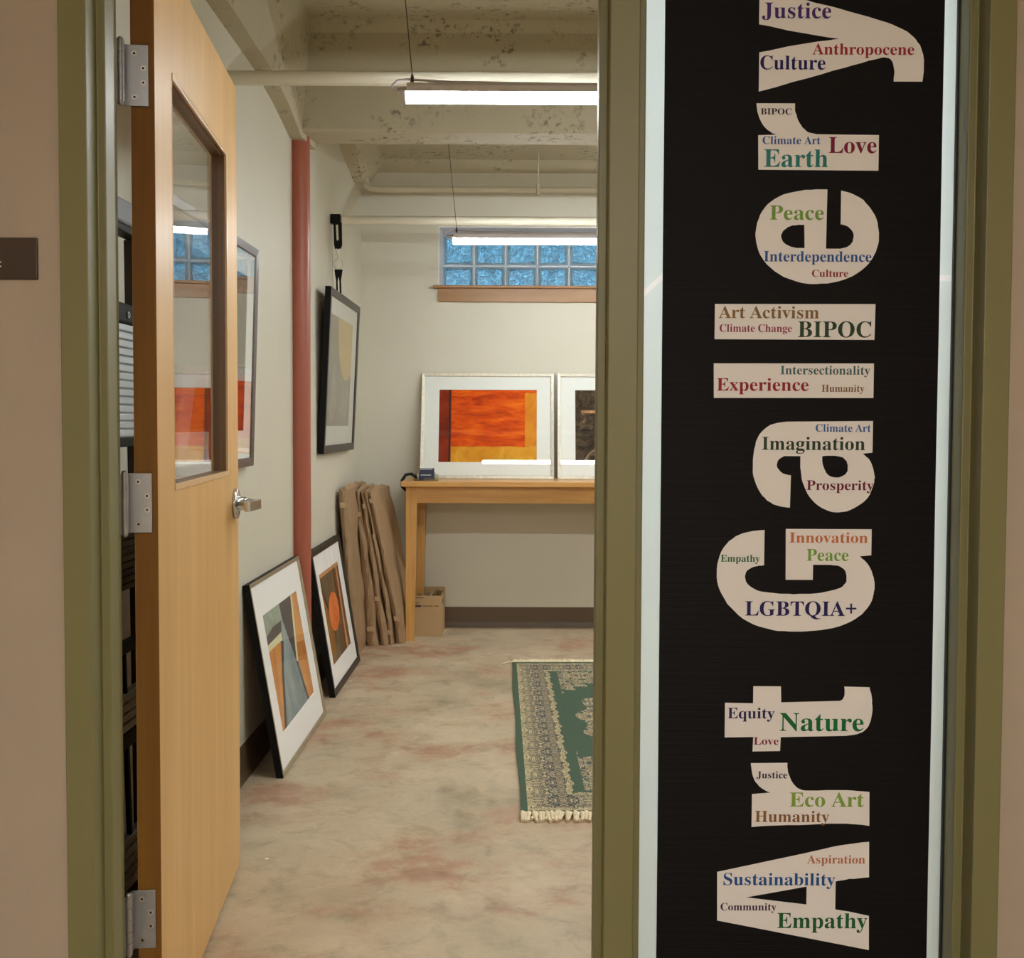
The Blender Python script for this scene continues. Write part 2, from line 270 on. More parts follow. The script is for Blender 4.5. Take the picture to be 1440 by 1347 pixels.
MT = dict(
    room_wall=plain('cream_wall_paint', (204, 200, 184), .55, noise=.02, nscale=3, bump=.12, bscale=160),
    hall_wall=plain('taupe_wall_paint', (172, 158, 139), .6, noise=.03, nscale=4, bump=.25, bscale=220),
    floor=concrete_floor(), ceiling=concrete_paint('painted_concrete', (184, 175, 149), 1.0),
    base=plain('brown_rubber_base', (92, 74, 56), .45),
    frame=plain('olive_frame_paint', (122, 118, 78), .44, bump=.08, bscale=90),
    gasket=plain('black_gasket', (18, 20, 18), .6),
    door=wood('maple_veneer', (222, 178, 114), (206, 160, 94), .46, (9, 9, .55), 3.2, .2),
    door_edge=wood('maple_edge_shaded', (130, 88, 14), (108, 68, 8), .75, (16, 16, .8), 3.0, 0),  # shade on the hinge side is put into this darker maple
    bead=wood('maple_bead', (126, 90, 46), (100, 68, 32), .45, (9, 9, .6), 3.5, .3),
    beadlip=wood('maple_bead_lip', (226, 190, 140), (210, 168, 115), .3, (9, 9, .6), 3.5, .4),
    table=wood('oak_table', (214, 166, 96), (186, 132, 66), .38, (1.2, 14, 14), 2.6, .3),
    tableleg=wood('oak_leg', (212, 164, 94), (188, 134, 68), .4, (14, 14, 1.0), 2.6, .3),
    sill=wood('oak_sill', (164, 124, 82), (142, 102, 62), .45, (1.2, 12, 12), 2.6, .1),
    steel=plain('brushed_steel', (172, 172, 174), .36, metal=.75, noise=.05, nscale=60, bump=.05, bscale=300),
    chrome=plain('satin_chrome', (205, 205, 205), .2, metal=1.0),
    screw=plain('screw_steel', (210, 205, 195), .3, metal=1.0),
    dark=plain('screw_recess', (20, 20, 20), .6),
    pane=thin_glass('window_glass', 2.1, (.985, .995, .995)),
    picglass_soft=thin_glass('museum_glass', .55, (.99, .99, .99)), picglass=thin_glass('picture_glass', 1.75, (.98, .99, .98)),
    film=backing_material(), film_highlight=highlight_material(), tape=plain('white_tape', (250, 250, 250), .35),
    banner=banner_material(), print_white=plain('banner_white_print', (234, 230, 226), .42, bump=.05, bscale=300),
    red=plain('red_pipe_paint', (160, 86, 66), .4, noise=.04, nscale=5, bump=.1, bscale=60),
    white_pipe=plain('white_pipe_paint', (212, 206, 184), .5),
    rail=plain('white_rail_paint', (214, 208, 188), .45),
    lamp_body=plain('white_lamp_housing', (206, 202, 204), .4),
    tube=emit('lit_tube', (.95, .99, 1.0), TUBE_POWER), spot=emit('lit_downlight', (1.0, .98, .95), 22.0), panel=emit('lit_panel', (1.0, .985, .95), CORRIDOR_POWER),
    wire=plain('lamp_wire', (60, 54, 44), .5), cable=plain('lamp_cord', (176, 166, 168), .5),
    black=plain('black_plastic', (9, 8, 8), .55, spec=.2), blackframe=plain('black_frame_wood', (34, 29, 27), .35, noise=.25, nscale=90, vec=(1, 1, .15)),
    silver=plain('silver_leaf_frame', (170, 158, 132), .38, metal=.55, noise=.12, nscale=40), silver2=plain('pale_silver_frame', (206, 200, 184), .38, metal=.35, noise=.16, nscale=50),
    greyframe=plain('brushed_grey_frame', (96, 88, 86), .35, metal=.5, noise=.15, nscale=60),
    mat=plain('mat_board', (250, 250, 248), .8, bump=.04), backing=plain('brown_backing', (120, 92, 62), .8),
    kraft=plain('kraft_paper', (156, 128, 96), .62, noise=.10, nscale=9, bump=.5, bscale=24, vec=(1, 1, .35)),
    card=plain('cardboard', (176, 146, 106), .75, noise=.05, nscale=12), ink=plain('carton_ink', (70, 52, 40), .7),
    tape_clear=plain('packing_tape', (190, 160, 126), .25, spec=.6),
    sign=plain('brown_sign_plastic', (64, 48, 36), .45, bump=.1, bscale=300), sign_white=plain('sign_white', (235, 230, 220), .5),
    navy=plain('navy_cards', (38, 50, 72), .4), paper=plain('white_paper', (225, 225, 225), .6),
    rug=rug_material(), fringe=plain('cream_fringe', (226, 212, 180), .9, noise=.1, nscale=120),
    alu=plain('ribbed_tread', (196, 204, 210), .38, metal=.35), ladder_grey=plain('grey_cap_plastic', (120, 122, 128), .5, bump=.15, bscale=80),
    ladder_dark=plain('dark_tread', (62, 52, 44), .5), mortar=plain('pale_mortar', (228, 232, 240), .6),
    reveal=plain('window_reveal_paint', (228, 229, 234), .5), blockglass=block_glass(), blockrim=rim_material(), acrylic=thin_glass('acrylic', 5.0, (.86, .89, .88)),
    art_orange=paint_texture('orange_wash', (176, 44, 14), (252, 124, 20), 4.5, (1.0, 1, 4.2), .5, .33, .66, (.5, (232, 84, 14))),
    art_maroon=paint_texture('maroon_wash', (120, 30, 14), (168, 62, 30), 8, (1, 1, .5), 1, .35, .65),
    art_gold=paint_texture('gold_wash', (220, 140, 24), (240, 176, 56), 7, (1, 1, 1), 1.5), art_gold2=paint_texture('gold_brown_wash', (214, 112, 30), (238, 158, 46), 7, (1, 1, .4), 1.5),
    art_black=plain('art_black_line', (44, 24, 20), .8),
    art_dark=paint_texture('sooty_wash', (40, 32, 26), (196, 160, 120), 9, (1, 1, 1), 2.4, .42, .74, (.58, (92, 76, 60))), art_tan=paint_texture('tan_wash', (150, 96, 58), (226, 176, 130), 10, (2, 1, .5), 1.5),
    art_grey=paint_texture('charcoal_wash', (104, 98, 88), (128, 120, 108), 9, (1, 1, .4), 1.2), art_smear=paint_texture('chalk_smear', (118, 110, 98), (182, 176, 166), 16, (1.6, 1, .5), 2.0, .42, .66),
    art_yellow=paint_texture('soft_yellow', (210, 170, 66), (230, 192, 84), 6),
    art_olive=paint_texture('olive_brown', (84, 72, 54), (126, 104, 74), 10, (1, 1, .3), 1), art_umber=paint_texture('umber_column', (92, 56, 36), (146, 94, 58), 10, (2, 1, .3), 1),
    art_rust=paint_texture('rust_wedge', (128, 84, 36), (160, 110, 54), 10), art_disc=paint_texture('orange_disc', (226, 112, 50), (240, 140, 78), 8), art_peach=paint_texture('peach', (196, 140, 96), (214, 160, 112), 8),
    art_bluegrey=paint_texture('blue_grey_wash', (118, 138, 142), (164, 176, 174), 12, (1, 1, .3), 1.2), art_greygreen=paint_texture('grey_green_wash', (140, 152, 136), (176, 184, 166), 12, (1, 1, .4)),
    art_taupe=paint_texture('taupe_flat', (88, 80, 78), (102, 94, 90), 10), art_cream=plain('art_cream', (226, 222, 176), .8), art_ochre=paint_texture('ochre_wash', (204, 138, 76), (226, 164, 104), 8, (1, 1, .5)), art_ochre2=paint_texture('deep_ochre', (176, 112, 56), (196, 130, 70), 8),
    art_red=paint_texture('red_wash', (170, 40, 22), (214, 74, 34), 10, (1.4, 1, 1), 1.6), art_brownpat=paint_texture('brown_pattern', (96, 62, 44), (164, 128, 98), 22, (1, 1, 1), 2.5), art_greige=paint_texture('greige_wash', (88, 76, 66), (170, 150, 130), 26, (1, 1, 1), 1.0, .50, .80),
)

# ---------------------------------------------------------------- mesh helpers
def link(o, parent=None):
    COL.objects.link(o)
    if parent is not None: o.parent = parent
    return o
def mesh_obj(name, verts, faces, mats, parent=None, smooth=False, mi=None, loc=None):
    me = bpy.data.meshes.new(name); me.from_pydata([tuple(v) for v in verts], [], faces)
    for m in (mats if isinstance(mats, (list, tuple)) else [mats]): me.materials.append(m)
    if mi:
        for p, i in zip(me.polygons, mi): p.material_index = i
    bm = bmesh.new(); bm.from_mesh(me); bmesh.ops.recalc_face_normals(bm, faces=bm.faces); bm.to_mesh(me); bm.free()
    if smooth:
        for p in me.polygons: p.use_smooth = True
    o = bpy.data.objects.new(name, me)
    if loc: o.location = loc
    return link(o, parent)
class MB:
    """collects simple solids, then builds them as ONE mesh object"""
    def __init__(s): s.bm = bmesh.new(); s.mi = 0
    def _tag(s, fs):
        for f in fs: f.material_index = s.mi
    def box(s, x0, x1, y0, y1, z0, z1, bev=0.0, seg=2, M=None):
        r = bmesh.ops.create_cube(s.bm, size=1.0)
        vs = r['verts']
        for v in vs:
            v.co = Vector((x0 + (v.co.x + .5) * (x1 - x0), y0 + (v.co.y + .5) * (y1 - y0), z0 + (v.co.z + .5) * (z1 - z0)))
        fs = list({f for v in vs for f in v.link_faces})
        s._tag(fs)
        if bev:
            es = list({e for v in vs for e in v.link_edges})
            r2 = bmesh.ops.bevel(s.bm, geom=es, offset=bev, segments=seg, affect='EDGES', profile=.5)
            s._tag(r2['faces']); vs = list({v for f in r2['faces'] for v in f.verts} | {v for v in vs if v.is_valid})
        if M is not None:
            bmesh.ops.transform(s.bm, matrix=M, verts=[v for v in vs if v.is_valid])
        return s
    def prism(s, pts, a0, a1, axis='z', bev=0):
        """polygon extruded along an axis; pts are the two other coordinates in x,y,z order"""
        def co(p, a): return {'z': (p[0], p[1], a), 'y': (p[0], a, p[1]), 'x': (a, p[0], p[1])}[axis]
        lo = [s.bm.verts.new(co(p, a0)) for p in pts]; hi = [s.bm.verts.new(co(p, a1)) for p in pts]
        fs = [s.bm.faces.new(lo), s.bm.faces.new(hi[::-1])]; n = len(pts); side = []
        for i in range(n): fs.append(s.bm.faces.new((lo[i], hi[i], hi[(i + 1) % n], lo[(i + 1) % n])))
        s._tag(fs)
        if bev:
            es = [e for v in lo for e in v.link_edges if e.other_vert(v) in hi]
            r2 = bmesh.ops.bevel(s.bm, geom=es, offset=bev, segments=3, affect='EDGES', profile=.5); s._tag(r2['faces'])
        return s
    def tube(s, pts, r, seg=12, cap=True, taper=None):
        pts = [Vector(p) for p in pts]; rings = []
        nrm = None
        for i, p in enumerate(pts):
            t = (pts[min(i + 1, len(pts) - 1)] - pts[max(i - 1, 0)]).normalized()
            if nrm is None:
                nrm = t.cross(Vector((0, 0, 1)));
                if nrm.length < .1: nrm = t.cross(Vector((1, 0, 0)))
            nrm = (nrm - t * nrm.dot(t)).normalized(); b = t.cross(nrm)
            rr = r if taper is None else r * (taper[i])
            rings.append([s.bm.verts.new(p + (nrm * math.cos(2 * math.pi * k / seg) + b * math.sin(2 * math.pi * k / seg)) * rr) for k in range(seg)])
        fs = []
        for a, b in zip(rings, rings[1:]):
            for k in range(seg):
                f = s.bm.faces.new((a[k], a[(k + 1) % seg], b[(k + 1) % seg], b[k])); f.smooth = True; fs.append(f)
        if cap:
            cf = [s.bm.faces.new(rings[0][::-1]), s.bm.faces.new(rings[-1])]; fs += cf
            for f in cf:
                for e in f.edges: e.smooth = False
        s._tag(fs); return s
    def build(s, name, mats, parent=None, loc=None):
        me = bpy.data.meshes.new(name); bmesh.ops.recalc_face_normals(s.bm, faces=s.bm.faces)
        s.bm.to_mesh(me); s.bm.free()
        for m in (mats if isinstance(mats, (list, tuple)) else [mats]): me.materials.append(m)
        o = bpy.data.objects.new(name, me)
        if loc: o.location = loc
        return link(o, parent)
def empty(name, loc=(0, 0, 0), matrix=None):
    o = bpy.data.objects.new(name, None); o.empty_display_size = .1; COL.objects.link(o)
    if matrix is not None: o.matrix_world = matrix
    else: o.location = loc
    return o
def tag(o, label, cat, group=None):
    o['label'] = label; o['category'] = cat
    if group: o['group'] = group
    return o
def struct(o, label=None, cat=None):
    o['kind'] = 'structure'
    if label: o['label'] = label
    if cat: o['category'] = cat
    return o
def copy_tree(o, parent=None):
    c = o.copy(); COL.objects.link(c); c.parent = parent
    for ch in list(o.children): copy_tree(ch, c)
    return c
def outline_mesh(contours, to3d):
    """fill a set of 2D contours (holes by even-odd) and map them into space"""
    cu = bpy.data.curves.new('outline', 'CURVE'); cu.dimensions = '2D'; cu.fill_mode = 'BOTH'
    for c in contours:
        sp = cu.splines.new('POLY'); sp.points.add(len(c) - 1); sp.use_cyclic_u = True
        for p, q in zip(sp.points, c): p.co = (q[0], q[1], 0, 1)
    ob = bpy.data.objects.new('outline', cu); COL.objects.link(ob)
    dg = bpy.context.evaluated_depsgraph_get(); dg.update()
    me = bpy.data.meshes.new_from_object(ob.evaluated_get(dg))
    bpy.data.objects.remove(ob); bpy.data.curves.remove(cu)
    vs = [to3d(v.co.x, v.co.y) for v in me.vertices]; fs = [tuple(p.vertices) for p in me.polygons]
    bpy.data.meshes.remove(me)
    return vs, fs

# ================================================================= THE SETTING
XL, YB = -.976, 6.34               # left wall and back wall of the gallery
XR = 5.2
CZ = 2.95                          # slab over the front bay; the back bay is cast lower
CB = 2.86
W0, W1 = 1.812, 1.938              # the partition between corridor and gallery
# floor
o = MB().box(-2.6, XR + .15, -3.4, YB + .45, -.1, 0).build('floor', MT['floor'])
struct(o, 'mottled tan and rust stained concrete floor', 'floor')
# walls
o = MB().box(XL - .12, XL, W1, YB + .4, 0, CZ + .1).build('wall_left', MT['room_wall']); struct(o, 'cream painted gallery wall behind the open door', 'wall')
o = MB().box(XR, XR + .12, W1, YB + .4, 0, CZ + .1).build('wall_right', MT['room_wall']); struct(o, 'cream gallery wall on the far right', 'wall')
WX0, WX1, WZ0, WZ1 = -.501, 1.15, 2.066, 2.470
b = MB(); b.box(XL, WX0, YB, YB + .36, 0, CZ + .1); b.box(WX1, XR, YB, YB + .36, 0, CZ + .1)
b.box(WX0, WX1, YB, YB + .36, 0, WZ0); b.box(WX0, WX1, YB, YB + .36, WZ1, CZ + .1)
o = b.build('wall_back', MT['room_wall']); struct(o, 'cream back wall of the gallery with the high window', 'wall')
b = MB(); b.box(-2.5, -.790, W0, W1, 0, CZ + .1); b.box(.846, 2.6, W0, W1, 0, CZ + .1); b.box(-.790, .846, W0, W1, 2.236, CZ + .1)
o = b.build('wall_front', MT['hall_wall']); struct(o, 'taupe corridor wall around the olive door frame', 'wall')
b = MB(); b.box(2.6, XR + .12, W0, W1, 0, CZ + .1); o = b.build('wall_front', MT['room_wall']); struct(o, 'cream end of the door wall inside the gallery', 'wall')
# corridor shell behind the camera
b = MB(); b.box(-2.6, -2.5, -3.3, W1, 0, CZ); b.box(2.6, 2.7, -3.3, W0, 0, CZ); b.box(-2.5, 2.6, -3.4, -3.3, 0, CZ)
o = b.build('wall_corridor', MT['hall_wall']); struct(o, 'taupe corridor walls behind the viewer', 'wall')
o = MB().box(-2.6, 2.7, -3.4, W0, 2.62, 2.72).build('ceiling', MT['ceiling']); struct(o, 'corridor ceiling', 'ceiling')
# gallery ceiling slab with cove strips, beams and the haunched ledge along the left wall
o = MB().box(XL - .12, XR + .12, W1, YB + .4, CZ, CZ + .12).build('ceiling', MT['ceiling']); struct(o, 'rough white painted concrete ceiling slab', 'ceiling')
o = MB().box(XL, XR, 4.58, YB + .3, CB, CZ).build('ceiling', MT['ceiling']); struct(o, 'lower concrete ceiling bay along the back of the gallery', 'ceiling')
BY0, BY1 = 4.38, 4.58
b = MB(); b.prism([(BY0, CZ + .01), (BY0, 2.505), (BY0 + .012, 2.493), (BY1 - .012, 2.493), (BY1, 2.505), (BY1, CZ + .01)], XL, XR, 'x')
b.prism([(BY0, 2.905), (BY0, CZ), (BY0 - .028, CZ)], XL, XR, 'x')
b.prism([(BY1, 2.795), (BY1, CB), (BY1 + .065, CB)], XL, XR, 'x')
o = b.build('ceiling_beam', MT['ceiling']); tag(o, 'deep white concrete beam crossing the gallery above the red pipe', 'beam'); o['kind'] = 'structure'
o = MB().prism([(YB, 2.795), (YB, CB), (YB - .065, CB)], XL, XR, 'x').build('trim_1', MT['ceiling']); struct(o, 'cove where back wall meets ceiling', 'trim')
def ledge(secs, name, label, xt, zt):
    vs, fs = [], []
    for y, zb, xr in secs: vs += [(XL, y, zb), (xr, y, zb), (xt, y, zt), (XL, y, zt)]
    for i in range(len(secs) - 1):
        for k in range(4): fs.append((4 * i + k, 4 * i + (k + 1) % 4, 4 * i + 4 + (k + 1) % 4, 4 * i + 4 + k))
    fs += [(0, 1, 2, 3), tuple(4 * (len(secs) - 1) + k for k in (3, 2, 1, 0))]
    o = mesh_obj(name, vs, fs, MT['ceiling']); tag(o, label, 'beam'); o['kind'] = 'structure'
ledge([(W1, 2.57, -.909), (3.2, 2.569, -.909), (3.8, 2.556, -.912), (4.1, 2.52, -.915), (4.38, 2.468, -.925), (4.575, 2.468, -.90)], 'ceiling_ledge', 'sloping concrete ledge above the left wall, nearest the door', -.883, CZ)
ledge([(4.58, 2.60, -.88), (4.75, 2.76, -.86), (5.3, 2.80, -.86), (5.557, 2.755, -.88), (6.067, 2.672, -.925), (6.16, 2.70, -.92), (YB, 2.76, -.90)], 'ceiling_ledge', 'concrete haunch above the left wall near the back corner', -.828, CB)
# baseboards
b = MB(); b.prism([(YB, 0), (YB, .123), (YB - .004, .121), (YB - .007, .03), (YB - .018, .004), (YB - .018, 0)], XL, XR, 'x')
o = b.build('baseboard_back', MT['base']); struct(o, 'brown rubber cove base along the back wall', 'baseboard')
b = MB(); b.prism([(XL, 0), (XL, .123), (XL + .004, .121), (XL + .007, .03), (XL + .018, .004), (XL + .018, 0)], W1, YB - .018, 'y')
o = b.build('baseboard_left', MT['base']); struct(o, 'brown rubber cove base along the left wall', 'baseboard')

# steel door and sidelight frame, painted olive
F0, F1, S0, S1, FB = 1.80, 1.9045, 1.844, 1.886, 1.95
TOP = 2.200
fr = empty('trim_2', (0, 0, 0)); struct(fr, 'olive painted steel frame around door and sidelight', 'door frame')
def jamb(name, pts): return MB().prism(pts, 0, TOP, 'z', bev=.0022).build(name, MT['frame'], fr)
jamb('left_jamb', [(-.803, F0), (-.7535, F0), (-.7535, S0), (-.738, S0), (-.738, S1), (-.7535, S1), (-.7535, 1.938), (-.803, 1.938)])
jamb('mullion', [(.1545, F0), (.207, F0), (.207, S0), (.2225, S0), (.2225, S1), (.207, S1), (.207, FB), (.1545, FB), (.1545, S1), (.139, S1), (.139, S0), (.1545, S0)])
jamb('right_jamb', [(.8115, F0), (.859, F0), (.859, FB), (.8115, FB), (.8115, S1), (.7955, S1), (.7955, S0), (.8115, S0)])
MB().prism([(F0, TOP), (F0, TOP + .048), (FB, TOP + .048), (FB, TOP), (S1, TOP), (S1, TOP - .016), (S0, TOP - .016), (S0, TOP)], -.803, .859, 'x').build('head', MT['frame'], fr)
MB().box(.207, .8115, F0, FB, 0, .12, .002).build('bottom_rail', MT['frame'], fr)
# the sidelight: pane, gaskets, white film behind
sl = empty('window_2', (.51, 1.89, .12)); struct(sl, 'narrow sidelight beside the door backed with white film', 'window')
def at(o, root): o.location = Vector(o.location) - root.location; return o
at(MB().box(.212, .806, 1.8875, 1.8935, .12, TOP).build('pane', MT['pane'], sl), sl)
at(MB().box(.7925, .7965, 1.8855, 1.893, .12, TOP).build('gasket', MT['gasket'], sl), sl)
at(MB().box(.2215, .2228, 1.8855, 1.893, .12, TOP).build('gasket', MT['gasket'], sl), sl)
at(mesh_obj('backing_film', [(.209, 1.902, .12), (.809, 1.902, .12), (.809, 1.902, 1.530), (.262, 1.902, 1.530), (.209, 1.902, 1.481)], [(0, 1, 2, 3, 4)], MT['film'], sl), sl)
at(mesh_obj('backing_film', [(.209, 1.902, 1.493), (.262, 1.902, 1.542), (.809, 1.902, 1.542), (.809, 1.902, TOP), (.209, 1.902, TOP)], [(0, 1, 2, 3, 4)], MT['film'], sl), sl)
at(mesh_obj('highlight_strip', [(.209, 1.9025, 1.481), (.262, 1.9025, 1.530), (.809, 1.9025, 1.530), (.809, 1.9025, 1.542), (.262, 1.9025, 1.542), (.209, 1.9025, 1.493)], [(0, 1, 4, 5), (1, 2, 3, 4)], MT['film_highlight'], sl), sl)  # diagonal highlight built in as a brighter translucent strip between the film pieces

# high window of glass blocks
wn = empty('window_1', (.33, 6.6, 2.07)); struct(wn, 'high horizontal window of blue-lit glass blocks', 'window')
b = MB(); b.box(WX0 - .001, WX1 + .001, YB + .001, YB + .358, WZ1 - .006, WZ1 + .004); b.box(WX0 - .004, WX0 + .006, YB + .001, YB + .358, WZ0, WZ1); b.box(WX1 - .006, WX1 + .004, YB + .001, YB + .358, WZ0, WZ1)
at(b.build('reveal', MT['reveal'], wn), wn)
GY = 6.615
b = MB()
for k in range(9): b.box(-.497 + k * .203 - .005, -.497 + k * .203 + .005, GY + .006, GY + .07, WZ0, WZ1)
for z in (WZ0 + .001, 2.272, WZ1 - .008): b.box(-.497, 1.127, GY + .006, GY + .07, z - .005, z + .005)
at(b.build('mortar_joints', MT['mortar'], wn), wn)
def block_mesh(seed):
    bm = bmesh.new(); rd = random.Random(seed)
    for y0, y1 in ((-.036, -.026), (.026, .036)):
        r = bmesh.ops.create_cube(bm, size=1.0)
        for v in r['verts']: v.co = Vector((v.co.x * .180, y0 + (v.co.y + .5) * (y1 - y0), v.co.z * .180))
    n = 10; out, inn = [], []
    def loop(h, jit):
        c = []
        for sx, sz, dx, dz in ((-1, -1, 1, 0), (1, -1, 0, 1), (1, 1, -1, 0), (-1, 1, 0, -1)):
            for k in range(n):
                t = 2 * h * k / n; x = sx * h + dx * t; z = sz * h + dz * t; q = jit * rd.uniform(-1, 1)
                c.append((x - (0 if dx else sx * q), z - (0 if dz else sz * q)))
        return c
    o = loop(.0975, 0); w = loop(.0810, .0024); g = len(o)
    rings = [[bm.verts.new((x, y, z)) for x, z in c] for c, y in ((o, -.030), (loop(.091, .0006), -.0385), (w, -.0365), (w, -.004))]
    for a, b_ in zip(rings, rings[1:]):
        for k in range(g):
            f = bm.faces.new((a[k], a[(k + 1) % g], b_[(k + 1) % g], b_[k])); f.material_index = 1
    bmesh.ops.recalc_face_normals(bm, faces=bm.faces)
    me = bpy.data.meshes.new('glass_block'); bm.to_mesh(me); bm.free(); me.materials.append(MT['blockglass']); me.materials.append(MT['blockrim']); return me
gms = [block_mesh(k) for k in range(4)]
for j, zc in enumerate((2.1705, 2.3715)):
    for k in range(8):
        o = bpy.data.objects.new('glass_block', gms[(k * 3 + j) % 4]); link(o, wn)
        o.location = Vector((-.497 + .203 * (k + .5), GY + .038, zc)) - wn.location
        if (k + j) % 2: o.rotation_euler = (0, math.pi, 0)
        if k % 3 == 1: o.scale.x = -1
b = MB(); b.box(-.532, 1.18, 6.300, YB + .30, 2.090, 2.107, .004); at(b.build('sill', MT['sill'], wn), wn)
at(MB().box(-.500, 1.15, 6.322, YB, 2.008, 2.090, .002).build('apron', MT['sill'], wn), wn)

# ================================================================= THE DOOR
TH = R(5.8)
dM = Matrix(((-math.sin(TH), -math.cos(TH), 0, -.700), (math.cos(TH), -math.sin(TH), 0, 1.985), (0, 0, 1, 0), (0, 0, 0, 1)))
# local axes: x = along the leaf away from the hinges, y = through its thickness (away from the viewer's side), z up
dr = empty('door_1', matrix=dM); struct(dr, 'open maple veneer door with a tall glass lite', 'door')
DW, DT, DZ0, DZ1 = .905, .0445, .010, 2.193
lx0, lx1, lz0, lz1 = .139, .742, 1.132, 1.968
b = MB(); b.box(.0006, lx0, 0, DT, DZ0, DZ1); b.box(lx1, DW, 0, DT, DZ0, DZ1); b.box(lx0, lx1, 0, DT, DZ0, lz0); b.box(lx0, lx1, 0, DT, lz1, DZ1)
b.build('leaf', MT['door'], dr)
MB().box(0, .0006, 0.0005, DT - .0005, DZ0, DZ1).build('hinge_edge', MT['door_edge'], dr)
# glazing stops: lining plus a thin bright lip round the opening
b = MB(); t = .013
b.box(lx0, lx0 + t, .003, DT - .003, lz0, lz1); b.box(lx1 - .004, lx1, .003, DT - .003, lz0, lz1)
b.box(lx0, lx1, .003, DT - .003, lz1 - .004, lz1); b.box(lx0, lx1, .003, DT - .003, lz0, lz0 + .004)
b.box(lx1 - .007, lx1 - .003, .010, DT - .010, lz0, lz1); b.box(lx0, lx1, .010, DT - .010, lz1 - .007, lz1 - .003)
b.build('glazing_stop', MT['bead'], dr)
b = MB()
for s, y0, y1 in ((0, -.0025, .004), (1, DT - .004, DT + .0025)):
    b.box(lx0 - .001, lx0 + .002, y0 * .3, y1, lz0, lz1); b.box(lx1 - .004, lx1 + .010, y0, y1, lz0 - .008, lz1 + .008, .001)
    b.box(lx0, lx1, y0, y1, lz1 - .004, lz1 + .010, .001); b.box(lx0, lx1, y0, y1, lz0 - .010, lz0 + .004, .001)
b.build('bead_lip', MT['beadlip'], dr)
MB().box(lx0 + .002, lx1 - .002, .0195, .0235, lz0 + .002, lz1 - .002).build('glass_lite', MT['pane'], dr)
# lever handle
lv = empty('lever_handle'); lv.parent = dr; lv.location = (.845, 0, 1.040)
def lathe(prof, seg=28):
    bm = MB(); rings = []
    for y, r in prof: rings.append([bm.bm.verts.new((r * math.cos(2 * math.pi * k / seg), y, r * math.sin(2 * math.pi * k / seg))) for k in range(seg)])
    for a, c in zip(rings, rings[1:]):
        for k in range(seg):
            f = bm.bm.faces.new((a[k], a[(k + 1) % seg], c[(k + 1) % seg], c[k])); f.smooth = True
    bm.bm.faces.new(rings[0]); bm.bm.faces.new(rings[-1][::-1]); return bm
lathe([(0, .042), (-.006, .042), (-.010, .040), (-.0115, .034), (-.0115, .020), (-.030, .018), (-.036, .016)]).build('rose', MT['chrome'], lv)
b = MB(); b.prism([(-.118, -.046), (.010, -.030), (.015, -.040), (.015, -.062), (.004, -.072), (-.020, -.072), (-.112, -.060), (-.120, -.054)], -.013, .012, 'z', bev=.003)
b.build('lever', MT['chrome'], lv)
lathe([(-.030, .014), (-.046, .014)]).build('spindle_neck', MT['chrome'], lv)
lathe([(DT, .042), (DT + .006, .042), (DT + .0115, .034), (DT + .0115, .020), (DT + .035, .018)]).build('rose', MT['chrome'], lv)
MB().prism([(-.11, DT + .04), (.014, DT + .03), (.014, DT + .055), (-.11, DT + .052)], -.012, .012, 'z', bev=.003).build('lever', MT['chrome'], lv)
# hinges: leaf on the hinge edge of the door, knuckles, leaf on the jamb
for zc in (1.923, 1.108, .290):
    hg = empty('hinge'); hg.parent = dr
    hg.matrix_local = dM.inverted() @ Matrix.Translation((-.7520, 1.952, zc)) @ Matrix.Rotation(TH * 0, 4, 'Z')
    hh = .0575
    # door-side leaf, parallel to the door's hinge edge
    dirx = Vector((math.cos(TH), math.sin(TH), 0))
    MLeaf = Matrix(((dirx.x, -dirx.y, 0, 0), (dirx.y, dirx.x, 0, 0), (0, 0, 1, 0), (0, 0, 0, 1)))
    lf = MB().box(-.002, .0450, .0212, .0240, -hh, hh, .0006, M=MLeaf).build('door_leaf', MT['steel'], hg)
    MB().box(.0005, .0030, -.030, .004, -hh, hh, .0004, M=Matrix.Translation((-.0062 + .0005, -.003, 0))).build('jamb_leaf', MT['steel'], hg)
    b = MB(); zs = [-.0575, -.034, -.012, .012, .034, .0575]
    for a, c in zip(zs, zs[1:]): b.tube([(0, 0, a + .0007), (0, 0, c - .0007)], .0068, 20)
    b.tube([(0, 0, -.0575), (0, 0, .0575)], .0052, 12)
    b.tube([(0, 0, .0575), (0, 0, .061), (0, 0, .0635)], .0058, 16, taper=[1, .95, .5]); b.tube([(0, 0, -.0575), (0, 0, -.061), (0, 0, -.0635)], .0058, 16, taper=[1, .95, .5])
    b.build('knuckle', MT['steel'], hg)
    MB().box(-.004, .002, .004, .0225, -hh, hh, .0004).build('leaf_bend', MT['steel'], hg)
    for sx, sz in ((.0195, .041), (.036, .0135), (.036, -.0135), (.0195, -.041)):
        s = MB(); s.tube([(0, .0212, 0), (0, .0205, 0)], .0052, 16); s.mi = 1; s.tube([(0, .0206, 0), (0, .0201, 0)], .0024, 8)
        so = s.build('screw', [MT['screw'], MT['dark']], lf); so.matrix_local = MLeaf @ Matrix.Translation((sx, 0, sz))

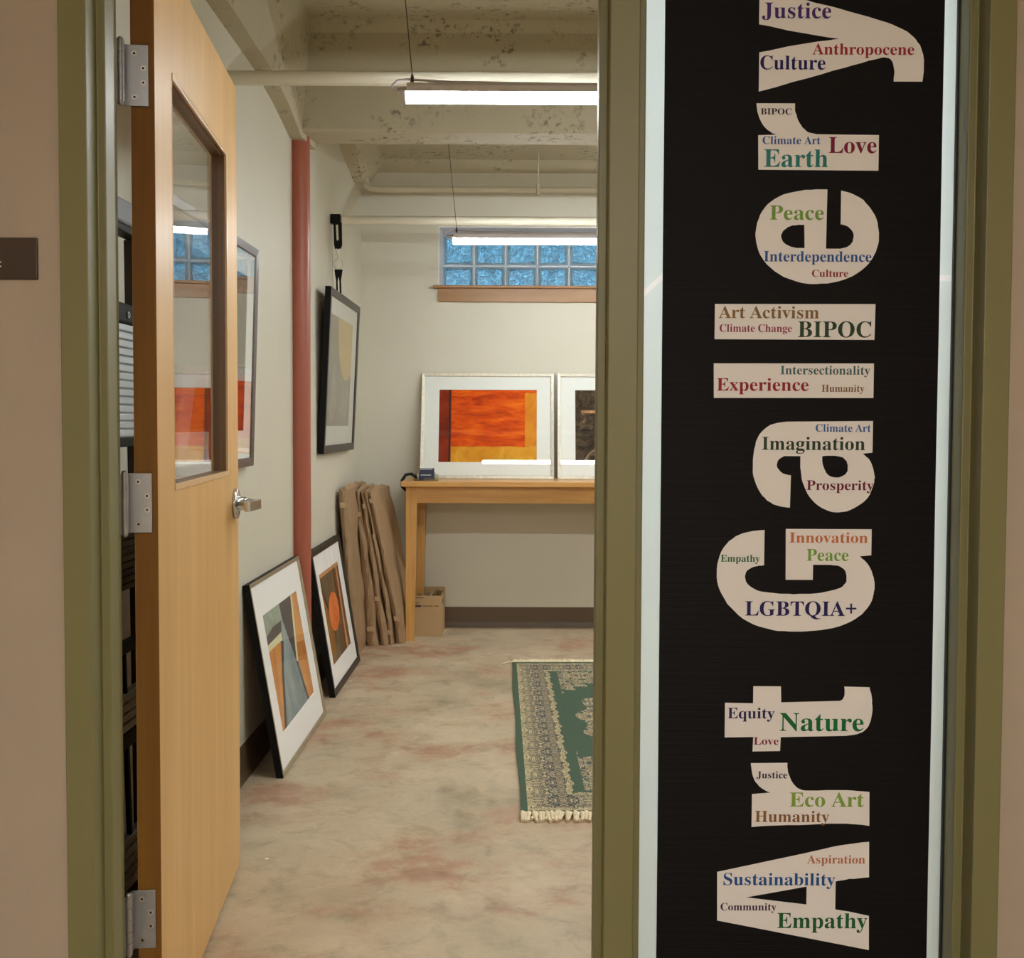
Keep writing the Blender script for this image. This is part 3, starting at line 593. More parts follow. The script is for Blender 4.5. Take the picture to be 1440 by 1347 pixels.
# outlines: glyph contours, banner letters and words, picture shapes (metres / fractions)
# gallery doorway
GLYPHS={'+':(584,[[(251,589),(251,394),(56,394),(56,312),(251,312),(251,117),(333,117),(333,312),(528,312),(528,394),(333,394),(333,589)]]),'4':(559,[[(180,0),(180,53),(208,53),(240,56),(266,66),(279,78),(287,98),(290,125),(290,186),(13,186),(13,247),(297,714),(436,714),(436,252),(540,252),(540,186),(436,186),(436,125),(439,98),(447,78),(460,66),(487,56),(518,53),(531,53),(531,0)],[(83,252),(290,252),(290,427),(290,457),(291,489),(292,522),(293,555),(295,588),(297,619),(291,605),(282,587),(271,566),(259,545),(246,523),(235,503),(225,487),(218,475)]]),'A':(650,[[(-13,0),(-13,27),(13,32),(35,45),(48,60),(60,82),(73,111),(307,694),(334,693),(572,129),(587,96),(600,70),(612,51),(632,33),(660,27),(660,0),(341,0),(341,27),(386,32),(413,45),(422,68),(418,88),(406,121),(376,197),(154,197),(117,105),(114,97),(113,88),(111,78),(111,72),(119,47),(143,32),(184,27),(190,27),(190,0)],[(169,239),(360,239),(263,475)]]),'B':(659,[[(24,0),(24,26),(54,29),(77,37),(93,48),(103,65),(109,90),(111,122),(111,549),(110,575),(107,597),(103,614),(92,633),(76,645),(53,651),(23,653),(23,678),(328,678),(474,661),(561,609),(590,522),(572,450),(518,399),(427,368),(536,332),(601,275),(623,196),(615,139),(592,90),(553,52),(499,23),(433,6),(354,0)],[(271,375),(280,375),(328,378),(365,389),(392,406),(410,431),(420,467),(424,514),(421,555),(414,589),(401,614),(382,632),(356,642),(322,646),(294,643),(280,633),(273,613),(271,582)],[(330,36),(369,40),(400,52),(422,73),(436,103),(445,142),(448,191),(444,241),(432,280),(413,309),(384,328),(344,340),(294,344),(271,344),(271,97),(274,68),(284,50),(301,39)]]),'C':(697,[[(382,-16),(318,-11),(259,4),(205,30),(157,64),(116,106),(83,156),(59,212),(44,273),(39,340),(44,406),(59,467),(84,523),(117,572),(158,613),(207,648),(261,673),(321,688),(386,693),(434,689),(488,676),(547,655),(562,650),(577,648),(599,653),(614,668),(624,693),(650,693),(650,459),(625,459),(599,517),(568,566),(531,606),(489,636),(443,654),(395,660),(294,624),(234,516),(214,337),(236,169),(303,69),(414,35),(454,38),(494,49),(533,67),(571,91),(606,121),(638,158),(666,132),(589,50),(494,0)]]),'E':(658,[[(21,0),(21,25),(53,27),(77,33),(93,44),(104,60),(110,84),(112,116),(112,549),(110,587),(103,615),(93,634),(76,644),(53,651),(24,653),(24,678),(594,678),(594,476),(571,476),(559,532),(537,575),(507,605),(465,625),(411,637),(345,641),(317,640),(298,638),(285,632),(277,621),(273,603),(272,578),(272,366),(288,366),(329,370),(361,381),(386,401),(405,428),(419,466),(429,514),(453,514),(453,176),(428,176),(423,213),(416,244),(407,270),(394,290),(378,306),(359,318),(335,325),(308,330),(276,331),(272,331),(272,100),(275,69),(286,52),(307,44),(343,41),(389,43),(430,48),(467,58),(498,71),(527,89),(552,112),(574,139),(594,173),(612,213),(640,213),(599,0)]]),'G':(756,[[(399,-15),(330,-10),(267,5),(211,29),(161,62),(119,104),(86,153),(61,209),(46,272),(41,341),(46,408),(61,469),(86,524),(119,573),(160,614),(208,648),(261,673),(320,688),(383,693),(436,689),(492,677),(550,656),(564,651),(577,649),(592,652),(604,660),(614,673),(624,693),(651,693),(651,458),(625,458),(609,497),(591,532),(569,564),(545,592),(518,615),(490,635),(460,649),(430,657),(398,660),(297,624),(237,517),(217,339),(223,243),(240,163),(268,101),(306,55),(354,28),(410,19),(444,21),(470,29),(489,41),(500,57),(508,79),(510,106),(510,190),(508,218),(501,239),(490,254),(472,263),(446,269),(410,271),(410,295),(745,295),(745,271),(716,269),(694,263),(680,254),(671,240),(666,219),(664,191),(664,43),(576,11),(488,-9)]]),'H':(779,[[(23,0),(23,26),(54,29),(77,36),(93,47),(103,64),(109,88),(111,120),(111,564),(109,593),(103,615),(93,631),(77,642),(54,649),(24,653),(24,678),(360,678),(360,653),(328,649),(304,643),(288,633),(278,618),(273,595),(271,564),(271,373),(509,373),(509,564),(507,595),(502,618),(493,633),(477,643),(453,649),(420,653),(420,678),(755,678),(755,653),(724,649),(701,642),(686,632),(677,616),(671,594),(669,564),(669,120),(671,90),(677,66),(687,49),(702,37),(725,29),(755,26),(755,0),(420,0),(420,26),(450,29),(474,36),(490,46),(501,62),(507,86),(509,120),(509,329),(271,329),(271,120),(273,88),(279,64),(289,47),(305,36),(329,29),(360,26),(360,0)]]),'I':(388,[[(20,0),(20,26),(50,31),(74,38),(91,48),(103,63),(110,84),(112,112),(112,576),(110,603),(104,623),(94,637),(78,645),(53,650),(20,653),(20,678),(364,678),(364,653),(332,650),(308,645),(292,637),(281,623),(274,603),(272,576),(272,115),(274,87),(279,66),(289,50),(307,39),(322,34),(342,29),(366,26),(366,0)]]),'J':(492,[[(162,-97),(131,-95),(103,-89),(77,-80),(53,-67),(33,-52),(17,-33),(5,-12),(-3,10),(-5,34),(-3,56),(4,75),(16,91),(39,106),(66,111),(95,106),(118,92),(133,70),(138,41),(135,19),(126,-2),(117,-19),(114,-29),(125,-52),(156,-60),(187,-54),(207,-37),(214,-19),(219,4),(220,32),(220,546),(219,571),(216,592),(212,609),(200,628),(182,641),(165,646),(144,650),(118,653),(118,678),(468,678),(468,653),(435,649),(412,642),(396,630),(387,612),(383,595),(381,573),(380,546),(380,132),(356,5),(283,-72)]]),'L':(635,[[(23,0),(23,26),(54,29),(77,36),(93,47),(103,64),(109,88),(111,120),(111,564),(109,594),(103,617),(93,633),(77,643),(54,650),(24,653),(24,678),(372,678),(372,653),(347,652),(327,650),(310,646),(291,636),(280,620),(273,597),(271,564),(271,123),(272,92),(276,70),(284,55),(298,47),(318,42),(348,41),(393,43),(434,49),(469,59),(499,74),(527,93),(551,119),(572,149),(591,187),(609,230),(636,230),(598,0)]]),'N':(735,[[(600,-16),(159,521),(159,117),(161,86),(167,62),(177,46),(192,36),(216,29),(248,26),(248,0),(27,0),(27,26),(58,29),(81,35),(96,45),(106,62),(111,85),(113,117),(113,578),(84,613),(64,636),(54,645),(42,650),(27,653),(27,678),(233,678),(582,251),(582,562),(580,594),(575,617),(565,632),(549,643),(526,649),(493,653),(493,678),(714,678),(714,653),(683,650),(660,643),(645,633),(636,616),(630,593),(628,561),(628,-16)]]),'O':(782,[[(388,-16),(340,-13),(294,-4),(251,11),(211,31),(174,56),(141,86),(111,120),(87,158),(67,199),(53,243),(44,290),(41,339),(44,388),(53,434),(67,479),(87,520),(111,557),(141,592),(175,621),(212,647),(254,667),(298,682),(345,691),(395,694),(443,691),(489,682),(532,668),(572,648),(609,623),(642,594),(671,560),(696,522),(716,481),(730,436),(739,389),(742,339),(739,290),(730,243),(716,199),(695,158),(671,120),(641,86),(607,56),(570,31),(529,11),(484,-4),(437,-13)],[(394,18),(489,54),(546,161),(565,339),(560,436),(544,516),(518,579),(482,624),(438,651),(387,660),(292,624),(235,517),(216,339),(221,243),(237,163),(264,100),(300,54),(343,27)]]),'P':(622,[[(23,0),(23,26),(54,29),(77,36),(93,47),(103,64),(109,88),(111,120),(111,564),(109,593),(103,615),(93,631),(77,642),(54,649),(24,653),(24,678),(318,678),(395,675),(456,668),(500,655),(532,638),(558,617),(580,592),(596,563),(606,530),(609,494),(602,441),(581,396),(546,358),(497,329),(435,312),(360,306),(271,306),(271,120),(273,88),(279,64),(289,47),(305,36),(329,29),(360,26),(360,0)],[(271,342),(300,342),(345,346),(379,357),(405,376),(421,404),(432,442),(435,490),(432,537),(424,576),(410,605),(388,626),(359,638),(322,642),(297,639),(282,631),(274,616),(271,593)]]),'Q':(782,[[(563,-172),(441,-153),(346,-96),(278,-1),(231,19),(189,44),(151,75),(118,110),(91,149),(70,192),(54,239),(44,288),(41,339),(44,388),(53,434),(67,479),(87,520),(111,557),(141,592),(175,621),(212,647),(254,667),(298,682),(345,691),(395,694),(443,691),(489,682),(532,668),(572,648),(609,623),(642,594),(671,560),(696,522),(716,481),(730,436),(739,389),(742,339),(735,262),(713,191),(676,128),(626,73),(565,31),(492,0),(536,-67),(592,-107),(662,-120),(684,-119),(707,-115),(732,-109),(737,-137),(677,-156),(619,-168)],[(395,18),(490,54),(547,161),(566,339),(561,436),(545,516),(518,579),(482,624),(438,651),(387,660),(292,624),(235,517),(216,339),(221,243),(238,163),(265,100),(301,54),(344,27)]]),'S':(581,[[(64,-16),(64,235),(93,235),(112,169),(136,115),(166,74),(202,45),(244,28),(293,22),(328,26),(358,36),(383,54),(401,76),(411,103),(415,133),(406,174),(379,209),(335,238),(242,284),(189,313),(147,344),(115,376),(92,411),(79,450),(74,494),(77,533),(86,568),(100,600),(120,627),(143,650),(172,669),(203,683),(238,691),(275,694),(296,693),(318,691),(342,687),(366,682),(393,675),(420,667),(434,664),(440,662),(446,662),(467,670),(477,694),(505,694),(505,475),(480,475),(469,511),(455,543),(437,573),(417,599),(394,621),(370,639),(343,652),(317,659),(289,662),(257,659),(230,650),(208,635),(191,615),(181,592),(178,566),(181,541),(190,520),(204,501),(224,484),(250,467),(281,451),(377,406),(415,387),(447,367),(473,347),(493,326),(509,303),(521,280),(529,255),(533,228),(535,198),(532,157),(521,120),(505,86),(481,56),(453,32),(418,12),(378,-3),(334,-12),(286,-15),(261,-14),(236,-12),(211,-7),(187,1),(164,9),(147,14),(134,17),(126,18),(112,16),(103,11),(97,0),(91,-16)]]),'T':(630,[[(137,0),(137,26),(169,28),(194,35),(212,46),(223,63),(230,88),(232,120),(232,645),(222,645),(173,640),(131,625),(97,601),(71,567),(53,524),(43,473),(16,473),(16,678),(611,678),(611,472),(586,472),(558,568),(496,626),(400,645),(392,645),(392,120),(394,87),(401,62),(412,45),(429,34),(454,28),(488,26),(488,0)]]),'a':(512,[[(379,-15),(337,-8),(310,15),(298,52),(250,16),(198,-6),(142,-13),(110,-10),(82,0),(60,17),(43,39),(33,65),(30,94),(37,135),(59,172),(95,203),(146,230),(213,257),(296,283),(296,359),(294,385),(288,405),(278,421),(264,431),(244,438),(220,440),(184,436),(162,426),(155,408),(159,399),(169,382),(179,363),(183,344),(178,320),(164,301),(142,288),(115,284),(87,289),(67,303),(53,324),(49,352),(52,375),(60,395),(73,415),(92,432),(114,446),(141,458),(171,467),(205,472),(241,474),(305,470),(356,457),(392,435),(416,404),(431,363),(436,313),(436,93),(437,72),(439,59),(444,53),(453,51),(464,54),(477,62),(490,41),(456,10),(419,-9)],[(225,50),(241,53),(259,61),(278,75),(296,94),(296,252),(229,225),(189,183),(176,125),(181,83),(198,58)]]),'b':(537,[[(64,-17),(64,578),(63,606),(60,626),(55,638),(39,649),(12,654),(12,678),(206,678),(206,415),(241,448),(282,467),(329,474),(363,471),(394,461),(423,445),(448,423),(469,397),(486,365),(499,329),(506,290),(509,247),(506,198),(496,153),(481,112),(459,75),(433,44),(402,19),(366,0),(328,-11),(286,-15),(242,-9),(198,10),(156,42),(79,-17)],[(272,21),(304,27),(328,44),(345,73),(356,115),(363,170),(365,238),(363,294),(356,339),(344,374),(327,398),(304,412),(274,417),(252,413),(231,402),(215,383),(206,360),(206,102),(213,57),(235,30)]]),'c':(437,[[(232,-15),(195,-12),(161,-1),(129,16),(100,39),(76,68),(56,101),(41,139),(32,179),(29,223),(32,270),(43,313),(60,353),(82,388),(110,417),(143,442),(179,460),(218,471),(260,475),(305,472),(342,461),(373,444),(395,421),(409,395),(413,365),(409,340),(397,321),(377,308),(352,304),(319,312),(299,335),(292,373),(292,381),(293,389),(294,404),(284,433),(252,442),(205,424),(176,370),(167,279),(171,212),(183,157),(204,114),(232,82),(265,63),(304,57),(339,63),(372,79),(404,107),(424,90),(369,32),(305,-3)]]),'d':(551,[[(208,-15),(175,-12),(144,-1),(116,16),(90,38),(69,66),(52,99),(39,136),(32,176),(29,219),(32,268),(40,313),(54,354),(72,389),(94,419),(121,443),(151,460),(183,471),(217,474),(261,468),(299,449),(332,417),(332,597),(328,623),(316,641),(294,650),(262,654),(262,678),(475,678),(475,112),(477,81),(484,61),(498,48),(526,41),(526,16),(469,13),(404,2),(332,-15),(332,58),(300,17),(258,-7)],[(255,42),(278,47),(301,62),(314,76),(325,93),(332,113),(332,360),(324,383),(307,402),(285,414),(259,418),(231,413),(209,397),(194,372),(183,335),(177,287),(175,228),(177,171),(183,123),(193,87),(208,62),(229,47)]]),'e':(448,[[(229,-15),(192,-12),(157,-1),(126,16),(98,39),(74,68),(55,102),(41,142),(32,186),(29,234),(32,279),(41,320),(56,358),(76,391),(101,420),(130,443),(162,460),(197,471),(234,474),(287,468),(333,449),(371,417),(399,374),(415,321),(421,258),(421,247),(174,247),(189,145),(230,83),(297,63),(335,70),(370,92),(402,128),(424,108),(370,40),(305,-1)],[(173,286),(300,286),(300,320),(299,358),(294,389),(288,413),(269,435),(240,442),(203,427),(180,380),(173,303)]]),'g':(487,[[(217,-209),(158,-206),(109,-197),(71,-181),(43,-160),(27,-137),(21,-111),(30,-81),(57,-57),(102,-38),(65,-15),(42,13),(35,45),(38,69),(47,90),(63,110),(85,128),(115,146),(152,164),(86,200),(46,251),(33,316),(36,346),(45,374),(59,399),(79,420),(102,439),(131,454),(162,465),(197,472),(234,474),(273,472),(310,465),(347,453),(472,453),(472,399),(399,399),(418,369),(430,337),(434,303),(431,275),(424,249),(411,225),(394,204),(373,186),(348,172),(320,161),(289,155),(256,153),(245,153),(234,154),(222,155),(211,155),(187,151),(168,141),(154,125),(150,106),(157,88),(177,77),(210,73),(261,73),(310,72),(351,67),(386,60),(413,50),(435,36),(451,19),(461,-2),(468,-26),(470,-55),(463,-100),(441,-137),(406,-168),(356,-191),(293,-204)],[(234,185),(264,193),(284,217),(291,242),(296,274),(297,314),(296,354),(291,386),(284,411),(264,434),(234,442),(204,434),(185,411),(176,386),(172,354),(170,314),(172,274),(176,242),(185,217),(204,193)],[(239,-173),(324,-165),(375,-140),(392,-98),(387,-76),(371,-62),(354,-56),(332,-52),(305,-51),(144,-51),(125,-68),(113,-87),(109,-108),(117,-133),(141,-154),(166,-165),(198,-171)]]),'h':(567,[[(27,0),(27,24),(52,28),(67,38),(75,56),(78,83),(78,594),(76,621),(68,639),(53,650),(28,655),(28,678),(220,678),(220,397),(261,440),(308,465),(362,474),(434,456),(478,403),(492,315),(492,83),(495,56),(502,39),(517,28),(541,24),(541,0),(301,0),(301,24),(308,24),(331,31),(345,50),(350,83),(350,323),(349,348),(346,368),(341,384),(327,399),(302,404),(272,398),(245,380),(220,350),(220,83),(222,56),(230,39),(244,28),(268,24),(268,0)]]),'i':(295,[[(150,539),(121,544),(97,561),(80,585),(75,614),(80,644),(97,668),(121,685),(150,690),(179,685),(204,668),(220,644),(225,614),(220,585),(203,561),(179,544)],[(27,0),(27,24),(52,29),(68,38),(75,55),(78,83),(78,375),(76,406),(70,424),(55,433),(30,437),(31,462),(221,462),(221,83),(223,56),(230,39),(244,29),(268,24),(268,0)]]),'l':(297,[[(27,0),(27,24),(52,29),(68,38),(75,55),(78,83),(78,592),(76,620),(70,639),(56,650),(30,654),(30,678),(221,678),(221,83),(223,56),(230,39),(244,29),(268,24),(268,0)]]),'m':(825,[[(27,0),(27,24),(52,28),(67,38),(75,56),(78,83),(78,377),(76,404),(68,423),(53,434),(28,438),(28,462),(218,462),(218,394),(258,438),(303,465),(353,474),(412,465),(453,436),(477,389),(519,436),(567,465),(622,474),(693,456),(736,403),(750,315),(750,83),(752,56),(760,39),(774,28),(798,24),(798,0),(562,0),(562,24),(586,28),(600,39),(608,57),(610,83),(610,323),(609,348),(606,368),(601,384),(587,399),(562,404),(534,398),(507,381),(483,353),(483,83),(485,57),(493,39),(507,28),(530,24),(530,0),(297,0),(297,24),(321,28),(335,39),(343,57),(345,83),(345,323),(344,347),(341,368),(336,384),(322,399),(297,404),(267,398),(241,380),(218,350),(218,83),(220,57),(227,40),(241,29),(264,24),(264,0)]]),'n':(567,[[(27,0),(27,24),(52,28),(67,38),(75,56),(78,83),(78,377),(76,404),(68,423),(53,434),(28,438),(28,462),(220,462),(220,398),(260,440),(308,466),(362,474),(434,456),(478,403),(492,315),(492,83),(495,56),(502,39),(517,28),(541,24),(541,0),(301,0),(301,24),(308,24),(331,31),(345,50),(350,83),(350,323),(349,348),(346,368),(341,384),(327,399),(302,404),(272,398),(245,380),(220,350),(220,83),(222,56),(230,39),(244,28),(268,24),(268,0)]]),'o':(501,[[(251,-15),(209,-11),(170,-1),(135,17),(103,41),(77,70),(56,105),(40,143),(31,185),(28,229),(31,275),(40,317),(56,356),(77,390),(103,419),(135,443),(170,460),(208,471),(250,474),(292,471),(330,460),(365,443),(396,420),(422,391),(444,357),(459,318),(469,276),(472,229),(469,183),(459,141),(444,102),(422,68),(396,39),(366,16),(331,-1),(293,-12)],[(251,17),(276,22),(296,35),(311,58),(316,74),(321,95),(324,121),(325,152),(327,188),(327,229),(325,307),(319,365),(309,403),(295,426),(275,440),(251,445),(225,440),(205,426),(191,403),(182,365),(176,307),(174,230),(174,189),(176,153),(178,122),(181,95),(186,74),(191,58),(206,35),(226,22)]]),'p':(553,[[(26,-207),(26,-184),(46,-181),(60,-175),(69,-164),(75,-150),(77,-129),(78,-95),(78,362),(77,389),(74,409),(69,422),(55,433),(29,439),(29,462),(213,462),(213,391),(247,438),(291,466),(343,475),(377,472),(408,461),(436,444),(461,421),(482,393),(499,360),(511,322),(519,282),(521,238),(518,191),(511,148),(498,108),(481,72),(459,42),(434,18),(404,-1),(373,-11),(338,-15),(292,-8),(253,13),(220,48),(220,-86),(221,-111),(223,-131),(226,-147),(235,-164),(249,-175),(268,-181),(294,-183),(294,-207)],[(291,42),(319,47),(340,62),(356,88),(367,125),(374,172),(376,230),(374,286),(368,332),(359,369),(345,394),(324,409),(296,414),(267,407),(242,386),(220,350),(220,102),(238,69),(262,49)]]),'q':(542,[[(260,-207),(260,-183),(286,-181),(306,-176),(319,-170),(329,-152),(333,-124),(333,43),(298,11),(257,-8),(211,-14),(177,-11),(146,-1),(117,15),(92,37),(70,64),(53,96),(40,132),(33,171),(30,214),(33,263),(43,308),(59,349),(81,386),(107,416),(139,442),(174,460),(212,471),(253,475),(298,469),(341,450),(383,419),(460,477),(476,477),(476,-124),(479,-151),(486,-169),(501,-179),(527,-183),(527,-207)],[(266,44),(288,48),(309,59),(325,77),(333,100),(333,359),(326,403),(304,430),(267,439),(236,433),(212,417),(195,389),(183,349),(176,297),(174,232),(176,174),(183,126),(195,90),(212,64),(235,49)]]),'r':(428,[[(27,0),(27,24),(52,29),(68,38),(75,55),(78,83),(78,375),(76,406),(69,425),(55,433),(30,437),(31,462),(217,462),(217,375),(235,405),(256,429),(279,449),(302,463),(325,471),(347,474),(373,472),(394,464),(410,453),(422,437),(429,418),(431,396),(427,370),(414,349),(394,336),(369,331),(346,334),(331,344),(319,357),(308,372),(296,383),(281,387),(261,380),(241,360),(230,339),(224,315),(222,286),(222,83),(226,55),(237,38),(258,28),(294,24),(294,0)]]),'s':(429,[[(225,-15),(197,-12),(164,-5),(129,9),(120,12),(109,13),(89,6),(76,-13),(53,-13),(53,157),(79,157),(91,118),(107,85),(129,58),(154,38),(181,26),(209,22),(242,26),(266,40),(281,60),(286,87),(280,113),(262,136),(232,156),(159,193),(127,211),(101,231),(81,252),(67,275),(58,300),(55,328),(60,368),(73,403),(97,433),(128,456),(165,470),(210,475),(227,474),(247,471),(270,465),(296,458),(307,456),(317,454),(332,459),(343,475),(363,475),(363,330),(340,330),(328,363),(312,391),(293,413),(271,428),(247,438),(222,441),(194,437),(173,426),(160,408),(156,386),(160,364),(172,346),(191,330),(218,315),(285,282),(316,265),(341,246),(360,226),(373,202),(380,174),(383,141),(378,96),(364,58),(340,27),(307,4),(269,-10)]]),'t':(340,[[(184,-14),(148,-11),(119,-1),(98,16),(84,39),(75,69),(72,106),(72,415),(30,415),(30,446),(68,483),(102,517),(131,550),(156,579),(176,606),(192,631),(215,631),(215,462),(309,462),(309,415),(215,415),(215,122),(217,95),(223,76),(233,64),(250,60),(272,66),(291,83),(307,111),(331,98),(294,36),(245,-2)]]),'u':(558,[[(195,-15),(153,-10),(121,3),(97,26),(81,57),(71,96),(68,144),(68,369),(66,399),(59,421),(43,433),(17,438),(17,462),(211,462),(211,110),(214,87),(225,69),(241,57),(263,53),(292,58),(318,73),(340,98),(340,369),(337,401),(329,422),(312,434),(282,438),(282,462),(482,462),(482,104),(485,76),(493,58),(509,49),(536,44),(536,19),(478,15),(412,4),(340,-15),(340,60),(322,38),(301,20),(277,5),(251,-6),(224,-13)]]),'v':(456,[[(212,-15),(57,369),(45,397),(33,419),(18,432),(-4,437),(-4,462),(244,462),(244,438),(232,438),(202,431),(192,411),(192,405),(194,399),(275,182),(351,376),(357,394),(359,405),(353,423),(334,434),(303,438),(303,462),(454,462),(454,439),(430,430),(414,415),(401,393),(387,362),(238,-15)]]),'x':(475,[[(7,0),(7,22),(36,34),(65,55),(92,84),(183,203),(64,392),(46,416),(26,431),(6,437),(6,462),(251,462),(251,438),(220,433),(209,417),(212,406),(222,387),(273,306),(333,382),(345,400),(349,415),(346,425),(338,432),(323,436),(299,438),(299,462),(463,462),(463,441),(435,430),(407,409),(378,378),(295,274),(434,54),(443,42),(451,32),(461,26),(475,23),(475,0),(231,0),(231,24),(251,25),(265,29),(273,36),(276,45),(272,64),(258,88),(205,170),(145,91),(131,69),(126,51),(137,29),(170,22),(175,22),(175,0)]]),'y':(447,[[(78,-209),(54,-206),(33,-199),(15,-186),(1,-169),(-7,-149),(-10,-125),(-6,-101),(7,-79),(27,-64),(53,-59),(77,-63),(95,-73),(107,-91),(111,-113),(111,-121),(110,-130),(115,-143),(128,-147),(147,-138),(170,-110),(182,-90),(193,-66),(199,-48),(204,-29),(209,-7),(54,373),(45,394),(37,410),(29,421),(23,428),(12,435),(-5,437),(-7,437),(-7,462),(241,462),(241,437),(217,435),(202,431),(194,423),(191,409),(192,404),(193,397),(198,382),(276,177),(343,359),(348,374),(352,387),(353,398),(354,408),(351,422),(342,431),(325,436),(302,437),(302,462),(446,462),(446,437),(427,432),(413,418),(404,403),(395,384),(386,361),(241,-36),(225,-79),(208,-114),(193,-143),(176,-165),(160,-182),(142,-195),(123,-203),(102,-207)]])}
